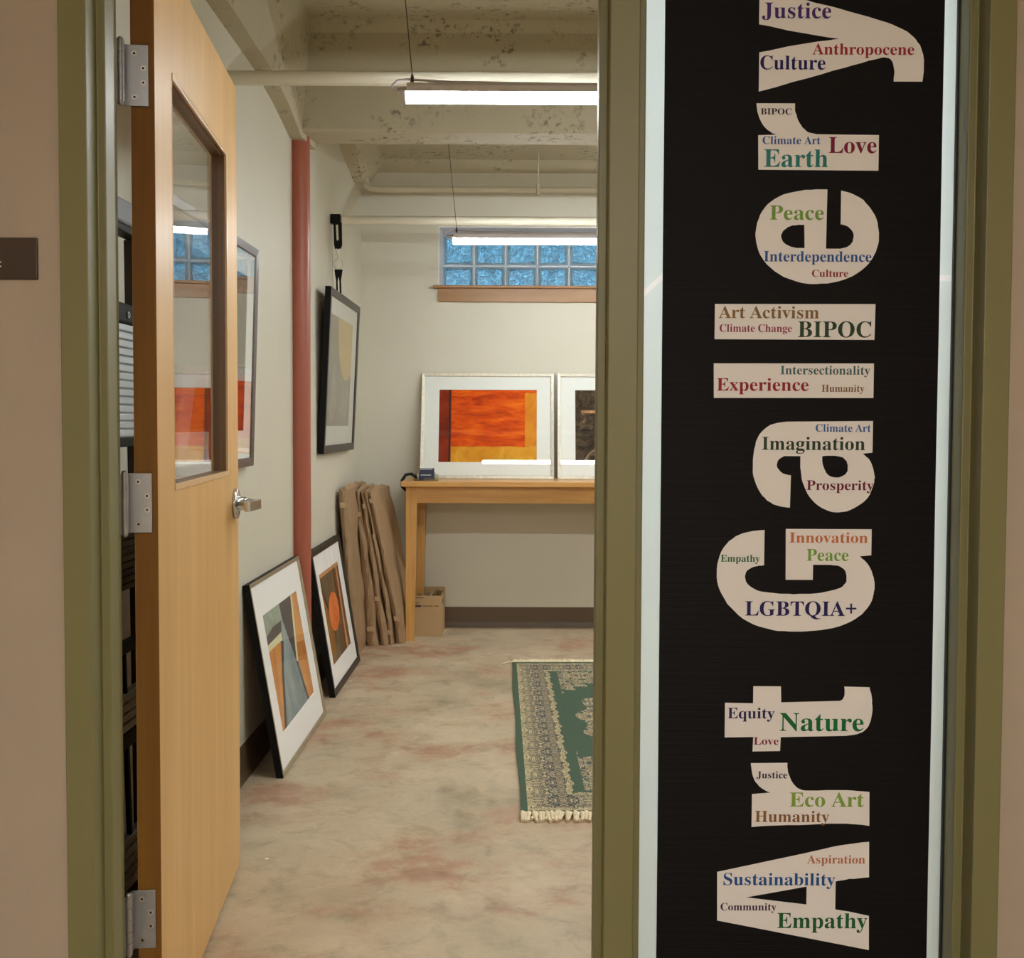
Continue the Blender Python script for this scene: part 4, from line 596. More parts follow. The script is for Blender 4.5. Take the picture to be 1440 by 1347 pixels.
LETTERS=[('y',[[(0.43,2.054),(0.43,1.987),(0.448,1.984),(0.466,1.98),(0.484,1.976),(0.502,1.973),(0.52,1.97),(0.538,1.967),(0.557,1.964),(0.575,1.962),(0.557,1.959),(0.539,1.957),(0.52,1.954),(0.502,1.951),(0.484,1.948),(0.466,1.944),(0.448,1.94),(0.431,1.937),(0.431,1.867),(0.462,1.875),(0.491,1.884),(0.518,1.891),(0.543,1.898),(0.565,1.905),(0.585,1.91),(0.602,1.915),(0.617,1.919),(0.629,1.923),(0.639,1.925),(0.647,1.927),(0.654,1.929),(0.658,1.929),(0.662,1.928),(0.665,1.928),(0.668,1.926),(0.671,1.923),(0.673,1.919),(0.674,1.915),(0.675,1.91),(0.676,1.905),(0.676,1.899),(0.675,1.893),(0.675,1.886),(0.727,1.886),(0.728,1.895),(0.729,1.904),(0.729,1.912),(0.729,1.919),(0.729,1.925),(0.728,1.931),(0.727,1.936),(0.725,1.941),(0.723,1.947),(0.721,1.952),(0.717,1.956),(0.714,1.961),(0.709,1.966),(0.704,1.97),(0.698,1.975),(0.69,1.979),(0.681,1.983),(0.67,1.988),(0.658,1.992),(0.644,1.996),(0.628,2.001),(0.609,2.006),(0.59,2.011),(0.573,2.016),(0.557,2.02),(0.543,2.023),(0.529,2.026),(0.513,2.031),(0.494,2.036),(0.473,2.041),(0.452,2.048)]]),('r',[[(0.427,1.846),(0.497,1.846),(0.497,1.842),(0.497,1.838),(0.497,1.834),(0.498,1.83),(0.5,1.826),(0.501,1.821),(0.503,1.816),(0.505,1.812),(0.508,1.808),(0.511,1.803),(0.515,1.8),(0.519,1.796),(0.523,1.794),(0.528,1.793),(0.533,1.792),(0.538,1.791),(0.65,1.79),(0.65,1.726),(0.432,1.727),(0.431,1.789),(0.466,1.79),(0.461,1.791),(0.456,1.793),(0.452,1.796),(0.447,1.799),(0.443,1.803),(0.439,1.808),(0.436,1.813),(0.433,1.819),(0.431,1.825),(0.429,1.831),(0.428,1.838)]]),('e',[[(0.558,1.692),(0.548,1.692),(0.538,1.692),(0.528,1.691),(0.518,1.691),(0.507,1.689),(0.497,1.687),(0.487,1.685),(0.477,1.682),(0.469,1.678),(0.462,1.674),(0.455,1.669),(0.449,1.664),(0.444,1.658),(0.44,1.652),(0.436,1.645),(0.434,1.638),(0.431,1.631),(0.43,1.624),(0.429,1.617),(0.428,1.61),(0.429,1.603),(0.43,1.595),(0.432,1.588),(0.434,1.581),(0.437,1.574),(0.441,1.568),(0.445,1.562),(0.45,1.556),(0.457,1.55),(0.464,1.544),(0.472,1.539),(0.48,1.534),(0.488,1.531),(0.497,1.528),(0.506,1.525),(0.514,1.523),(0.521,1.522),(0.528,1.521),(0.534,1.521),(0.542,1.521),(0.551,1.522),(0.561,1.522),(0.571,1.524),(0.58,1.526),(0.59,1.529),(0.598,1.532),(0.607,1.536),(0.615,1.541),(0.622,1.546),(0.629,1.552),(0.635,1.558),(0.64,1.565),(0.644,1.572),(0.648,1.58),(0.65,1.587),(0.652,1.594),(0.653,1.599),(0.653,1.604),(0.653,1.608),(0.653,1.614),(0.652,1.62),(0.651,1.626),(0.65,1.633),(0.648,1.639),(0.645,1.646),(0.641,1.652),(0.637,1.658),(0.633,1.663),(0.628,1.668),(0.624,1.673),(0.618,1.677),(0.612,1.68),(0.606,1.683),(0.599,1.686),(0.591,1.688),(0.583,1.69),(0.583,1.629),(0.586,1.629),(0.589,1.628),(0.592,1.627),(0.595,1.626),(0.598,1.624),(0.6,1.622),(0.603,1.619),(0.605,1.616),(0.606,1.614),(0.607,1.611),(0.607,1.609),(0.607,1.606),(0.606,1.603),(0.606,1.6),(0.605,1.597),(0.603,1.595),(0.601,1.592),(0.598,1.59),(0.595,1.588),(0.591,1.587),(0.587,1.586),(0.583,1.585),(0.578,1.585),(0.574,1.585),(0.57,1.585),(0.565,1.585),(0.561,1.585),(0.557,1.585)],[(0.517,1.628),(0.518,1.586),(0.513,1.586),(0.508,1.586),(0.503,1.586),(0.499,1.587),(0.494,1.588),(0.489,1.59),(0.485,1.592),(0.482,1.594),(0.479,1.597),(0.477,1.6),(0.476,1.603),(0.475,1.607),(0.475,1.61),(0.477,1.613),(0.478,1.616),(0.481,1.619),(0.484,1.621),(0.487,1.624),(0.491,1.625),(0.495,1.627),(0.5,1.627),(0.506,1.628),(0.511,1.628)]]),('l',[[(0.356,1.484),(0.649,1.485),(0.648,1.42),(0.356,1.42)]]),('l',[[(0.355,1.376),(0.648,1.377),(0.648,1.314),(0.356,1.313)]]),('a',[[(0.648,1.272),(0.489,1.27),(0.481,1.269),(0.474,1.268),(0.467,1.266),(0.46,1.264),(0.454,1.26),(0.449,1.256),(0.444,1.251),(0.44,1.246),(0.437,1.24),(0.434,1.233),(0.433,1.226),(0.431,1.219),(0.43,1.21),(0.429,1.201),(0.429,1.192),(0.429,1.184),(0.429,1.177),(0.43,1.17),(0.432,1.164),(0.434,1.158),(0.437,1.151),(0.44,1.145),(0.443,1.14),(0.447,1.134),(0.452,1.13),(0.456,1.125),(0.462,1.122),(0.468,1.118),(0.475,1.116),(0.482,1.114),(0.49,1.113),(0.498,1.112),(0.499,1.172),(0.495,1.172),(0.491,1.173),(0.488,1.174),(0.484,1.175),(0.482,1.177),(0.479,1.179),(0.477,1.182),(0.475,1.184),(0.474,1.186),(0.473,1.188),(0.473,1.19),(0.473,1.193),(0.474,1.195),(0.474,1.197),(0.475,1.199),(0.477,1.201),(0.479,1.203),(0.481,1.204),(0.484,1.206),(0.487,1.207),(0.49,1.207),(0.494,1.207),(0.498,1.207),(0.501,1.207),(0.505,1.207),(0.509,1.207),(0.513,1.207),(0.516,1.207),(0.516,1.203),(0.516,1.198),(0.516,1.193),(0.516,1.187),(0.517,1.18),(0.518,1.173),(0.519,1.165),(0.521,1.158),(0.524,1.151),(0.527,1.144),(0.53,1.138),(0.534,1.132),(0.539,1.126),(0.544,1.121),(0.549,1.117),(0.555,1.113),(0.561,1.11),(0.568,1.107),(0.574,1.105),(0.581,1.104),(0.588,1.104),(0.596,1.105),(0.603,1.106),(0.61,1.109),(0.618,1.113),(0.626,1.118),(0.633,1.123),(0.639,1.129),(0.644,1.136),(0.647,1.144),(0.65,1.152),(0.652,1.159),(0.652,1.164),(0.653,1.169),(0.652,1.174),(0.651,1.179),(0.65,1.184),(0.648,1.19),(0.646,1.195),(0.644,1.199),(0.641,1.203),(0.637,1.206),(0.634,1.209),(0.63,1.212),(0.648,1.214)],[(0.556,1.207),(0.564,1.208),(0.572,1.208),(0.579,1.208),(0.585,1.207),(0.59,1.206),(0.594,1.205),(0.596,1.203),(0.599,1.2),(0.601,1.198),(0.602,1.194),(0.603,1.191),(0.603,1.187),(0.603,1.184),(0.603,1.18),(0.601,1.177),(0.599,1.174),(0.596,1.172),(0.592,1.17),(0.587,1.168),(0.583,1.168),(0.579,1.168),(0.575,1.169),(0.571,1.17),(0.567,1.173),(0.564,1.176),(0.562,1.18),(0.56,1.184),(0.558,1.189),(0.557,1.193),(0.556,1.198),(0.556,1.203)]]),('G',[[(0.452,1.071),(0.452,1.006),(0.448,1.005),(0.443,1.005),(0.439,1.004),(0.434,1.003),(0.431,1.002),(0.427,1.0),(0.424,0.998),(0.421,0.996),(0.419,0.993),(0.418,0.99),(0.417,0.986),(0.417,0.983),(0.418,0.979),(0.419,0.975),(0.422,0.971),(0.425,0.968),(0.429,0.965),(0.434,0.962),(0.44,0.959),(0.447,0.957),(0.455,0.956),(0.463,0.955),(0.473,0.954),(0.482,0.953),(0.49,0.953),(0.499,0.953),(0.508,0.952),(0.517,0.953),(0.527,0.953),(0.537,0.953),(0.548,0.954),(0.557,0.955),(0.566,0.957),(0.575,0.959),(0.583,0.961),(0.589,0.963),(0.594,0.965),(0.598,0.968),(0.6,0.971),(0.602,0.973),(0.604,0.976),(0.604,0.978),(0.604,0.981),(0.604,0.983),(0.604,0.987),(0.603,0.991),(0.602,0.995),(0.6,0.998),(0.598,1.0),(0.595,1.002),(0.592,1.004),(0.589,1.005),(0.585,1.006),(0.58,1.006),(0.576,1.007),(0.571,1.007),(0.542,1.007),(0.542,0.979),(0.492,0.979),(0.491,1.073),(0.649,1.073),(0.649,1.025),(0.628,1.023),(0.632,1.019),(0.636,1.016),(0.64,1.012),(0.644,1.007),(0.647,1.002),(0.65,0.996),(0.652,0.989),(0.654,0.984),(0.655,0.978),(0.656,0.973),(0.656,0.968),(0.656,0.963),(0.655,0.958),(0.654,0.952),(0.653,0.946),(0.651,0.94),(0.648,0.934),(0.644,0.928),(0.639,0.922),(0.634,0.916),(0.627,0.911),(0.62,0.906),(0.611,0.901),(0.602,0.897),(0.592,0.893),(0.581,0.89),(0.57,0.888),(0.558,0.886),(0.547,0.885),(0.535,0.884),(0.523,0.883),(0.512,0.883),(0.501,0.883),(0.49,0.884),(0.479,0.884),(0.468,0.886),(0.457,0.889),(0.445,0.892),(0.434,0.896),(0.424,0.901),(0.415,0.906),(0.406,0.913),(0.399,0.92),(0.392,0.927),(0.385,0.934),(0.38,0.943),(0.375,0.951),(0.371,0.959),(0.368,0.967),(0.366,0.975),(0.365,0.983),(0.365,0.991),(0.365,0.999),(0.366,1.008),(0.368,1.016),(0.37,1.023),(0.373,1.031),(0.377,1.038),(0.382,1.044),(0.387,1.05),(0.393,1.054),(0.399,1.059),(0.406,1.062),(0.413,1.065),(0.422,1.067),(0.431,1.069),(0.441,1.07)]]),('t',[[(0.383,0.75),(0.435,0.749),(0.435,0.781),(0.486,0.781),(0.487,0.751),(0.587,0.754),(0.59,0.754),(0.594,0.754),(0.597,0.755),(0.599,0.756),(0.601,0.758),(0.602,0.76),(0.603,0.762),(0.604,0.765),(0.604,0.768),(0.604,0.772),(0.604,0.776),(0.603,0.781),(0.65,0.78),(0.651,0.774),(0.653,0.769),(0.654,0.764),(0.655,0.757),(0.655,0.75),(0.656,0.743),(0.656,0.735),(0.655,0.728),(0.654,0.722),(0.653,0.717),(0.651,0.712),(0.649,0.707),(0.646,0.703),(0.642,0.699),(0.638,0.696),(0.633,0.694),(0.628,0.692),(0.622,0.691),(0.615,0.69),(0.608,0.689),(0.487,0.686),(0.486,0.66),(0.435,0.659),(0.436,0.686),(0.383,0.685)]]),('r',[[(0.432,0.637),(0.5,0.638),(0.5,0.634),(0.5,0.63),(0.501,0.625),(0.501,0.621),(0.503,0.616),(0.505,0.611),(0.507,0.606),(0.51,0.601),(0.513,0.597),(0.516,0.594),(0.519,0.591),(0.523,0.589),(0.528,0.587),(0.534,0.586),(0.539,0.586),(0.545,0.586),(0.558,0.586),(0.572,0.587),(0.585,0.587),(0.598,0.587),(0.612,0.587),(0.626,0.586),(0.639,0.585),(0.653,0.584),(0.654,0.52),(0.641,0.522),(0.627,0.523),(0.612,0.524),(0.596,0.524),(0.579,0.524),(0.561,0.523),(0.543,0.522),(0.523,0.521),(0.502,0.521),(0.48,0.52),(0.458,0.519),(0.435,0.517),(0.435,0.579),(0.469,0.582),(0.463,0.584),(0.458,0.587),(0.453,0.59),(0.448,0.594),(0.445,0.598),(0.441,0.602),(0.439,0.606),(0.437,0.611),(0.435,0.617),(0.434,0.624),(0.433,0.63)]]),('A',[[(0.372,0.432),(0.535,0.468),(0.552,0.472),(0.569,0.476),(0.585,0.48),(0.6,0.483),(0.614,0.485),(0.628,0.487),(0.641,0.489),(0.654,0.49),(0.655,0.423),(0.645,0.422),(0.636,0.421),(0.627,0.42),(0.618,0.42),(0.611,0.418),(0.605,0.417),(0.598,0.416),(0.593,0.415),(0.593,0.362),(0.599,0.361),(0.605,0.36),(0.612,0.359),(0.619,0.358),(0.628,0.356),(0.637,0.354),(0.646,0.352),(0.656,0.35),(0.657,0.285),(0.373,0.34)],[(0.427,0.384),(0.539,0.405),(0.539,0.371)]])]
WORDS=[[('Justice',0.435,0.56,1.998,0.028,(70,40,110)),('Anthropocene',0.527,0.711,1.9335,0.02,(150,40,50)),('Culture',0.433,0.551,1.9065,0.025,(35,25,90))],[('BIPOC',0.435,0.491,1.826,0.011,(50,40,45)),('Climate Art',0.439,0.544,1.773,0.014,(50,90,150)),('Earth',0.442,0.558,1.732,0.032,(40,120,115)),('Love',0.559,0.646,1.7575,0.029,(120,20,50))],[('Peace',0.454,0.552,1.637,0.026,(115,150,65)),('Interdependence',0.444,0.64,1.5615,0.019,(45,85,145)),('Culture',0.532,0.598,1.534,0.013,(140,45,50))],[('Art Activism',0.363,0.546,1.4585,0.022,(130,100,60)),('Climate Change',0.365,0.497,1.4335,0.014,(140,50,75)),('BIPOC',0.508,0.642,1.4245,0.029,(45,65,45))],[('Intersectionality',0.477,0.641,1.3565,0.016,(70,100,100)),('Experience',0.361,0.529,1.3265,0.023,(145,35,45)),('Humanity',0.553,0.631,1.325,0.013,(125,95,60))],[('Climate Art',0.543,0.644,1.252,0.014,(60,95,150)),('Imagination',0.445,0.634,1.2185,0.024,(45,60,45)),('Prosperity',0.528,0.651,1.145,0.018,(105,25,50))],[('Empathy',0.372,0.444,1.012,0.013,(40,100,60)),('Innovation',0.498,0.642,1.048,0.019,(190,110,70)),('Peace',0.53,0.607,1.0145,0.022,(115,155,65)),('LGBTQIA+',0.418,0.623,0.9125,0.027,(40,30,85))],[('Equity',0.388,0.475,0.721,0.02,(45,35,80)),('Nature',0.485,0.64,0.698,0.034,(20,100,55)),('Love',0.437,0.483,0.672,0.014,(125,40,50))],[('Justice',0.443,0.5,0.609,0.013,(50,30,60)),('Eco Art',0.505,0.643,0.556,0.027,(125,155,65)),('Humanity',0.441,0.579,0.527,0.021,(130,90,50))],[('Aspiration',0.539,0.647,0.449,0.016,(180,110,75)),('Sustainability',0.384,0.592,0.4075,0.023,(35,80,140)),('Community',0.379,0.483,0.3595,0.014,(60,30,60)),('Empathy',0.485,0.653,0.3265,0.029,(30,90,50))]]
ART_A={'greygreen':[(0,1.0),(0.451,1),(0.454,0.851),(0.19,0.854),(0.003,0.808)],'darkarc':[(0.003,0.808),(0.19,0.854),(0.443,0.854),(0.393,0.758),(0.198,0.755),(0,0.745)],'cream':[(0,0.745),(0.194,0.749),(0.382,0.76),(0.379,0.69),(0.18,0.69),(0,0.686)],'orangeL':[(0,0.686),(0.18,0.69),(0.343,0.688),(0.238,0.46),(0.075,0),(0,0)],'darkline':[(0.347,0.694),(0.412,0.671),(0.29,0.445),(0.125,0),(0.063,0),(0.238,0.46)],'darktri':[(0.462,1.0),(0.81,0.996),(0.703,0.551),(0.711,0.399),(0.714,0.337),(0.84,0),(0.791,0.001),(0.622,0.512),(0.476,0.847)],'creamline':[(0.81,0.996),(0.856,0.996),(0.716,0.398),(0.669,0.411)],'orangeR':[(0.856,0.996),(1.0,1),(1.0,0),(0.84,0),(0.723,0.396)],'orangeD':[(0.721,0.569),(1,0.521),(0.983,0.333),(0.716,0.398)]}
ART_B={'topstrip':[(0,1),(1.0,1),(0.996,0.96),(0.005,0.956)],'ellipse':[(0.686,0.458),(0.652,0.405),(0.603,0.36),(0.543,0.326),(0.477,0.305),(0.409,0.297),(0.344,0.304),(0.286,0.325),(0.238,0.358),(0.204,0.4),(0.186,0.45),(0.184,0.504),(0.199,0.558),(0.23,0.61),(0.276,0.655),(0.333,0.691),(0.398,0.715),(0.466,0.725),(0.533,0.72),(0.595,0.701),(0.646,0.668),(0.683,0.624),(0.702,0.572),(0.704,0.515)],'rcol':[(0.666,1),(1.0,1),(1,0),(0.681,0.003)],'rline':[(0.861,0.999),(0.918,0.999),(0.862,0),(0.778,0.001)],'lwedge':[(0,0.808),(0.065,0.731),(0.3,0.302),(0.137,0.006),(0.0,0)],'lline':[(0.033,0.776),(0.082,0.751),(0.436,0.367),(0.392,0.345)]}
# ================================================================= THE BANNER
bx0, bx1 = .2605, .7655
vs, fs = [], []; nz = 60
for i in range(nz + 1):
    z = .16 + (2.15 - .16) * i / nz
    for k in range(9):
        x = bx0 + (bx1 - bx0) * k / 8
        vs.append((x, 1.8812 + .0007 * math.sin(z * 9 + k * .5), z))
for i in range(nz):
    for k in range(8):
        a = i * 9 + k; fs.append((a, a + 1, a + 10, a + 9))
n0 = len(vs); vs += [(x, y + .0016, z) for x, y, z in vs]; fs += [(a + n0, d + n0, c + n0, e + n0) for a, e, c, d in fs]
bn = empty('banner', (.513, 1.881, .16)); tag(bn, 'tall black vinyl banner reading Art Gallery in white letters', 'banner')
at(mesh_obj('banner_sheet', vs, fs, MT['banner'], bn, smooth=True), bn)
inkm = {}
def ink_mat(c):
    if c not in inkm: inkm[c] = plain('ink_%d' % len(inkm), tuple(min(255, int(v * 1.04)) for v in c), .55, spec=.2)
    return inkm[c]
word_labels = {}
for (ch, contours), words in zip(LETTERS, WORDS):
    v, f = outline_mesh(contours, lambda x, z: (x, 1.8800, z))
    lo = mesh_obj('letter', v, f, MT['print_white'], bn); at(lo, bn)
    lo['label'] = 'large white printed letter %s' % ch
    for text, x0, x1, yb, cap, col in words:
        adv = sum(GLYPHS[c][0] if c != ' ' else 250 for c in text)
        xs0 = min(p[0] for c in GLYPHS[text[0]][1] for p in c)
        last = text[-1]; xe = adv - GLYPHS[last][0] + max(p[0] for c in GLYPHS[last][1] for p in c)
        sx = (x1 - x0) / (xe - xs0); sz = cap / 690.0
        cs, cur = [], -xs0
        for c in text:
            if c == ' ': cur += 250; continue
            a, cons = GLYPHS[c]
            for cc in cons: cs.append([(x0 + (p[0] + cur) * sx, yb + p[1] * sz) for p in cc])
            cur += a
        v, f = outline_mesh(cs, lambda x, z: (x, 1.8794, z))
        wo = mesh_obj('printed_word', v, f, ink_mat(col), lo); wo['label'] = 'printed word %s' % text

# ================================================================= PIPES, RAILS, LAMPS
b = MB(); b.tube([(-.9565, 4.47, 0), (-.9565, 4.47, 2.50)], .0475, 32)
o = b.build('red_pipe', MT['red']); tag(o, 'vertical rust red pipe column standing against the left wall', 'pipe')
for y, z, lab in ((3.42, 2.397, 'white horizontal tube rail across the gallery, nearer the door'), (5.62, 2.364, 'white horizontal tube rail across the gallery in front of the window')):
    o = MB().tube([(XL, y, z), (XR, y, z)], .0235, 24).build('ceiling_rail', MT['rail']); tag(o, lab, 'rail', 'horizontal tube rails')
cp = empty('conduit_pipe', (XL, 6.1, 2.64)); tag(cp, 'thin white conduit pipe high along the back wall', 'pipe')
at(MB().tube([(-.915, 6.12, 2.70), (-.905, 6.11, 2.66), (-.88, 6.1, 2.643), (-.84, 6.1, 2.64), (XR, 6.1, 2.64)], .0185, 18).build('pipe', MT['white_pipe'], cp), cp)
for x in (.106, 1.6):
    b = MB(); b.box(x - .010, x + .010, 6.076, 6.124, 2.606, 2.675, .004); b.tube([(x, 6.1, 2.67), (x, 6.1, CB)], .003, 8); at(b.build('hanger_clamp', MT['white_pipe'], cp), cp)
def lamp(y, z, label, zc, x0=-.338):
    L = 2.42; t = empty('tube_lamp', (x0, y, z)); tag(t, label, 'lamp', 'suspended tube lamps')
    MB().prism([(-.026, .000), (-.028, .018), (-.020, .028), (.020, .028), (.028, .018), (.026, .000)], 0, L, 'x').build('housing', MT['lamp_body'], t)
    b = MB(); n = 14; pts = [(-.026, 0)] + [(-.026 * math.cos(math.pi * k / n), -.028 * math.sin(math.pi * k / n)) for k in range(1, n)] + [(.026, 0)]
    b.prism(pts, -.004, L + .004, 'x'); b.build('diffuser', MT['tube'], t)
    b = MB(); b.tube([(.008, 0, .010), (-.020, 0, .010), (-.030, 0, .010)], .011, 14, taper=[1, .9, .7]); b.build('end_gland', MT['chrome'], t)
    b = MB(); b.tube([(-.028, 0, .010), (-.042, 0, .014), (-.046, 0, .026), (-.030, 0, .040), (0, 0, .043), (.05, 0, .040), (.12, 0, .036), (.3, .004, .035), (.5, -.004, .030), (.8, .004, .034), (L, 0, .031)], .0035, 8); b.build('cord', MT['cable'], t)
    for x, dx in ((.014, -.06), (L - .014, .06)):
        b = MB(); b.tube([(x, 0, .026), (x, 0, .046), (x, 0, .058)], .0055, 10, taper=[1, 1, .5]); b.build('clip', MT['wire'], t)
        b = MB(); b.tube([(x, 0, .055), (x + dx, 0, zc - z)], .0016, 6); b.build('suspension_wire', MT['wire'], t)
    return t
lamp(3.10, 2.246, 'lit white tube lamp hanging on wires, nearer the door', CZ)
lamp(5.27, 2.204, 'lit white tube lamp hanging in front of the glass block window', CB)
lamp(3.10, 2.246, 'added unseen tube lamp at the right end of the nearer row', CZ, 2.25)  # unseen pair, added to throw more light onto right-facing surfaces
lamp(5.27, 2.204, 'added unseen tube lamp at the right end of the farther row', CB, 2.25)
# corridor ceiling light behind the viewer
cl = empty('ceiling_light', (0, -2.5, 2.60)); tag(cl, 'recessed corridor ceiling light behind the viewer', 'lamp')
MB().box(-.62, .62, -.32, .32, -.006, .02, .002).build('light_frame', MT['lamp_body'], cl)
MB().box(-.59, .59, -.29, .29, -.010, -.005).build('light_panel', MT['panel'], cl)

dl = empty('ceiling_light', (.62, .25, 2.61)); tag(dl, 'small round ceiling downlight in the corridor near the sidelight', 'lamp')
b = MB(); b.tube([(0, 0, -.004), (0, 0, .008)], .135, 32); b.build('trim_ring', MT['lamp_body'], dl)
b = MB(); b.tube([(0, 0, -.008), (0, 0, -.003)], .11, 32); b.build('lens', MT['spot'], dl)

# ================================================================= PICTURES
def picture(name, label, W, Hh, base, xdir, updir, fw_, depth, fmat, sidemat, art_rect, art_polys, group=None, artbase='art_grey', lip=.004, glass='picglass'):
    """origin at the bottom left front corner; local x = width, y = into the wall, z = up"""
    X = Vector(xdir).normalized(); Z = Vector(updir).normalized(); Yv = Z.cross(X).normalized()
    M = Matrix(((X.x, Yv.x, Z.x, base[0]), (X.y, Yv.y, Z.y, base[1]), (X.z, Yv.z, Z.z, base[2]), (0, 0, 0, 1)))
    t = empty(name, matrix=M); tag(t, label, 'picture', group)
    # frame: mitred moulding, front face material 0, side face material 1
    prof = [(0, depth), (0, .002), (.002, 0), (fw_ - .003, lip * .6), (fw_, lip + .001), (fw_, depth)]   # (inset, y)
    cor = [(0, 0, 1, 1), (W, 0, -1, 1), (W, Hh, -1, -1), (0, Hh, 1, -1)]
    vs, fs, mi = [], [], []
    for cx, cz, sx, sz in cor:
        for a, y in prof: vs.append((cx + sx * a, y, cz + sz * a))
    n = len(prof)
    for c in range(4):
        for k in range(n):
            a = c * n + k; bq = c * n + (k + 1) % n; d = ((c + 1) % 4) * n + k; e = ((c + 1) % 4) * n + (k + 1) % n
            fs.append((a, bq, e, d)); mi.append(1 if k in (0, 5) else 0)
    mesh_obj('frame', vs, fs, [fmat, sidemat], t, mi=mi)
    # mat board with a window cut in it
    a0, a1, b0, b1 = art_rect
    i = fw_ - .002; ym = lip + .005; bv = .003
    o4 = [(i, i), (W - i, i), (W - i, Hh - i), (i, Hh - i)]; w4 = [(a0 - bv, b0 - bv), (a1 + bv, b0 - bv), (a1 + bv, b1 + bv), (a0 - bv, b1 + bv)]; u4 = [(a0, b0), (a1, b0), (a1, b1), (a0, b1)]
    vs = [(x, ym, z) for x, z in o4] + [(x, ym, z) for x, z in w4] + [(x, ym + .002, z) for x, z in u4] + [(x, ym + .0035, z) for x, z in o4]
    fs = []
    for k in range(4):
        q = (k + 1) % 4; fs += [(k, q, 4 + q, 4 + k), (4 + k, 4 + q, 8 + q, 8 + k)]
    mesh_obj('mat_board', vs, fs, MT['mat'], t)
    mats = [MT[artbase]]; vs = [(a0 - .004, ym + .003, b0 - .004), (a1 + .004, ym + .003, b0 - .004), (a1 + .004, ym + .003, b1 + .004), (a0 - .004, ym + .003, b1 + .004)]; fs = [(0, 1, 2, 3)]; mi = [0]
    for li, (poly, mk) in enumerate(art_polys):
        v0 = len(vs); yy = ym + .0029 - .00008 * (li + 1)
        tri_v, tri_f = outline_mesh([[(a0 + u * (a1 - a0), b0 + v * (b1 - b0)) for u, v in poly]], lambda x, z: (x, yy, z))
        if MT[mk] not in mats: mats.append(MT[mk])
        vs += tri_v; fs += [tuple(v0 + q for q in f) for f in tri_f]; mi += [mats.index(MT[mk])] * len(tri_f)
    mesh_obj('artwork', vs, fs, mats, t, mi=mi)
    MB().box(i, W - i, lip + .0015, lip + .0035, i, Hh - i).build('glazing', MT[glass], t)
    MB().box(.004, W - .004, max(depth - .004, ym + .005), depth - .001, .004, Hh - .004).build('backing_board', MT['backing'], t)
    return t
rect = lambda u0, v0, u1, v1: [(u0, v0), (u1, v0), (u1, v1), (u0, v1)]
def rough_rect(u0, v0, u1, v1, j, n=14, seed=1):
    rd = random.Random(seed); top = [(u1 + (u0 - u1) * k / n, v1 + rd.uniform(-j, j)) for k in range(n + 1)]
    return [(u0, v0), (u1, v0)] + top
# on the table, leaning on the back wall
WA, HA = .812, .656
t12 = math.asin(.133 / HA)
upA = (0, math.sin(t12), math.cos(t12))
artA = (.110, .706, .103, .553)
picture('framed_picture', 'orange and gold abstract in pale silver frame standing on the oak table', WA, HA, (-.600, 6.180, .9295), (1, 0, 0), upA, .021, .022, MT['silver2'], MT['silver2'], artA,
        [(rect(0, 0, .10, 1), 'art_maroon'), (rect(.10, 0, .118, 1), 'art_black'), (rect(.118, 0, .125, 1), 'art_maroon'), (rough_rect(.88, .2, 1, .96, .004, seed=3), 'art_gold2'), (rough_rect(.125, 0, 1, .215, .008, seed=2), 'art_gold')], artbase='art_orange')
picture('framed_picture', 'black and tan abstract in pale silver frame, half hidden behind the mullion', WA, HA, (.232, 6.180, .9295), (1, 0, 0), upA, .021, .022, MT['silver2'], MT['silver2'], artA,
        [(rect(0, .74, .5, .765), 'art_black'), (rect(.215, 0, .25, 1), 'art_tan'), (rect(.06, .68, .25, .72), 'art_tan'), (rect(.25, 0, 1, .3), 'art_tan'), (rect(.0, .0, .215, .02), 'art_black')], artbase='art_dark')
# hanging near the back corner
ya, yb_ = 4.938, 5.830; zb, zt = 1.112, 1.918
upH = Vector((.038, 0, zt - zb))
half = [(.36, 1), (.37, .90), (.40, .78), (.45, .66), (.52, .555), (.60, .485), (.68, .45), (.78, .44), (.88, .455), (1, .51), (1, 1)]
picture('framed_picture', 'grey abstract with yellow half disc, hanging by black straps in a black frame', yb_ - ya, upH.length, (-.940, ya, zb), (0, 1, 0), upH, .040, .030, MT['blackframe'], MT['black'], (.060, .730, .135, .685),
        [([(.15, .05), (.30, .05), (.42, .20), (.40, .40), (.28, .58), (.20, .45), (.12, .2)], 'art_smear'), ([(.5, .1), (.85, .08), (.95, .3), (.80, .42), (.62, .33)], 'art_smear'), (half, 'art_yellow')], artbase='art_grey')
# hanging behind the door
upK = Vector((.024, 0, .762))
picture('framed_picture', 'dark brown speckled print in grey frame hanging behind the open door', .93, upK.length, (-.945, 2.72, 1.110), (0, 1, 0), upK, .030, .028, MT['greyframe'], MT['greyframe'], (.085, .820, .125, .655),
        [(rect(0, 0, 1, .36), 'art_maroon')], artbase='art_greige')

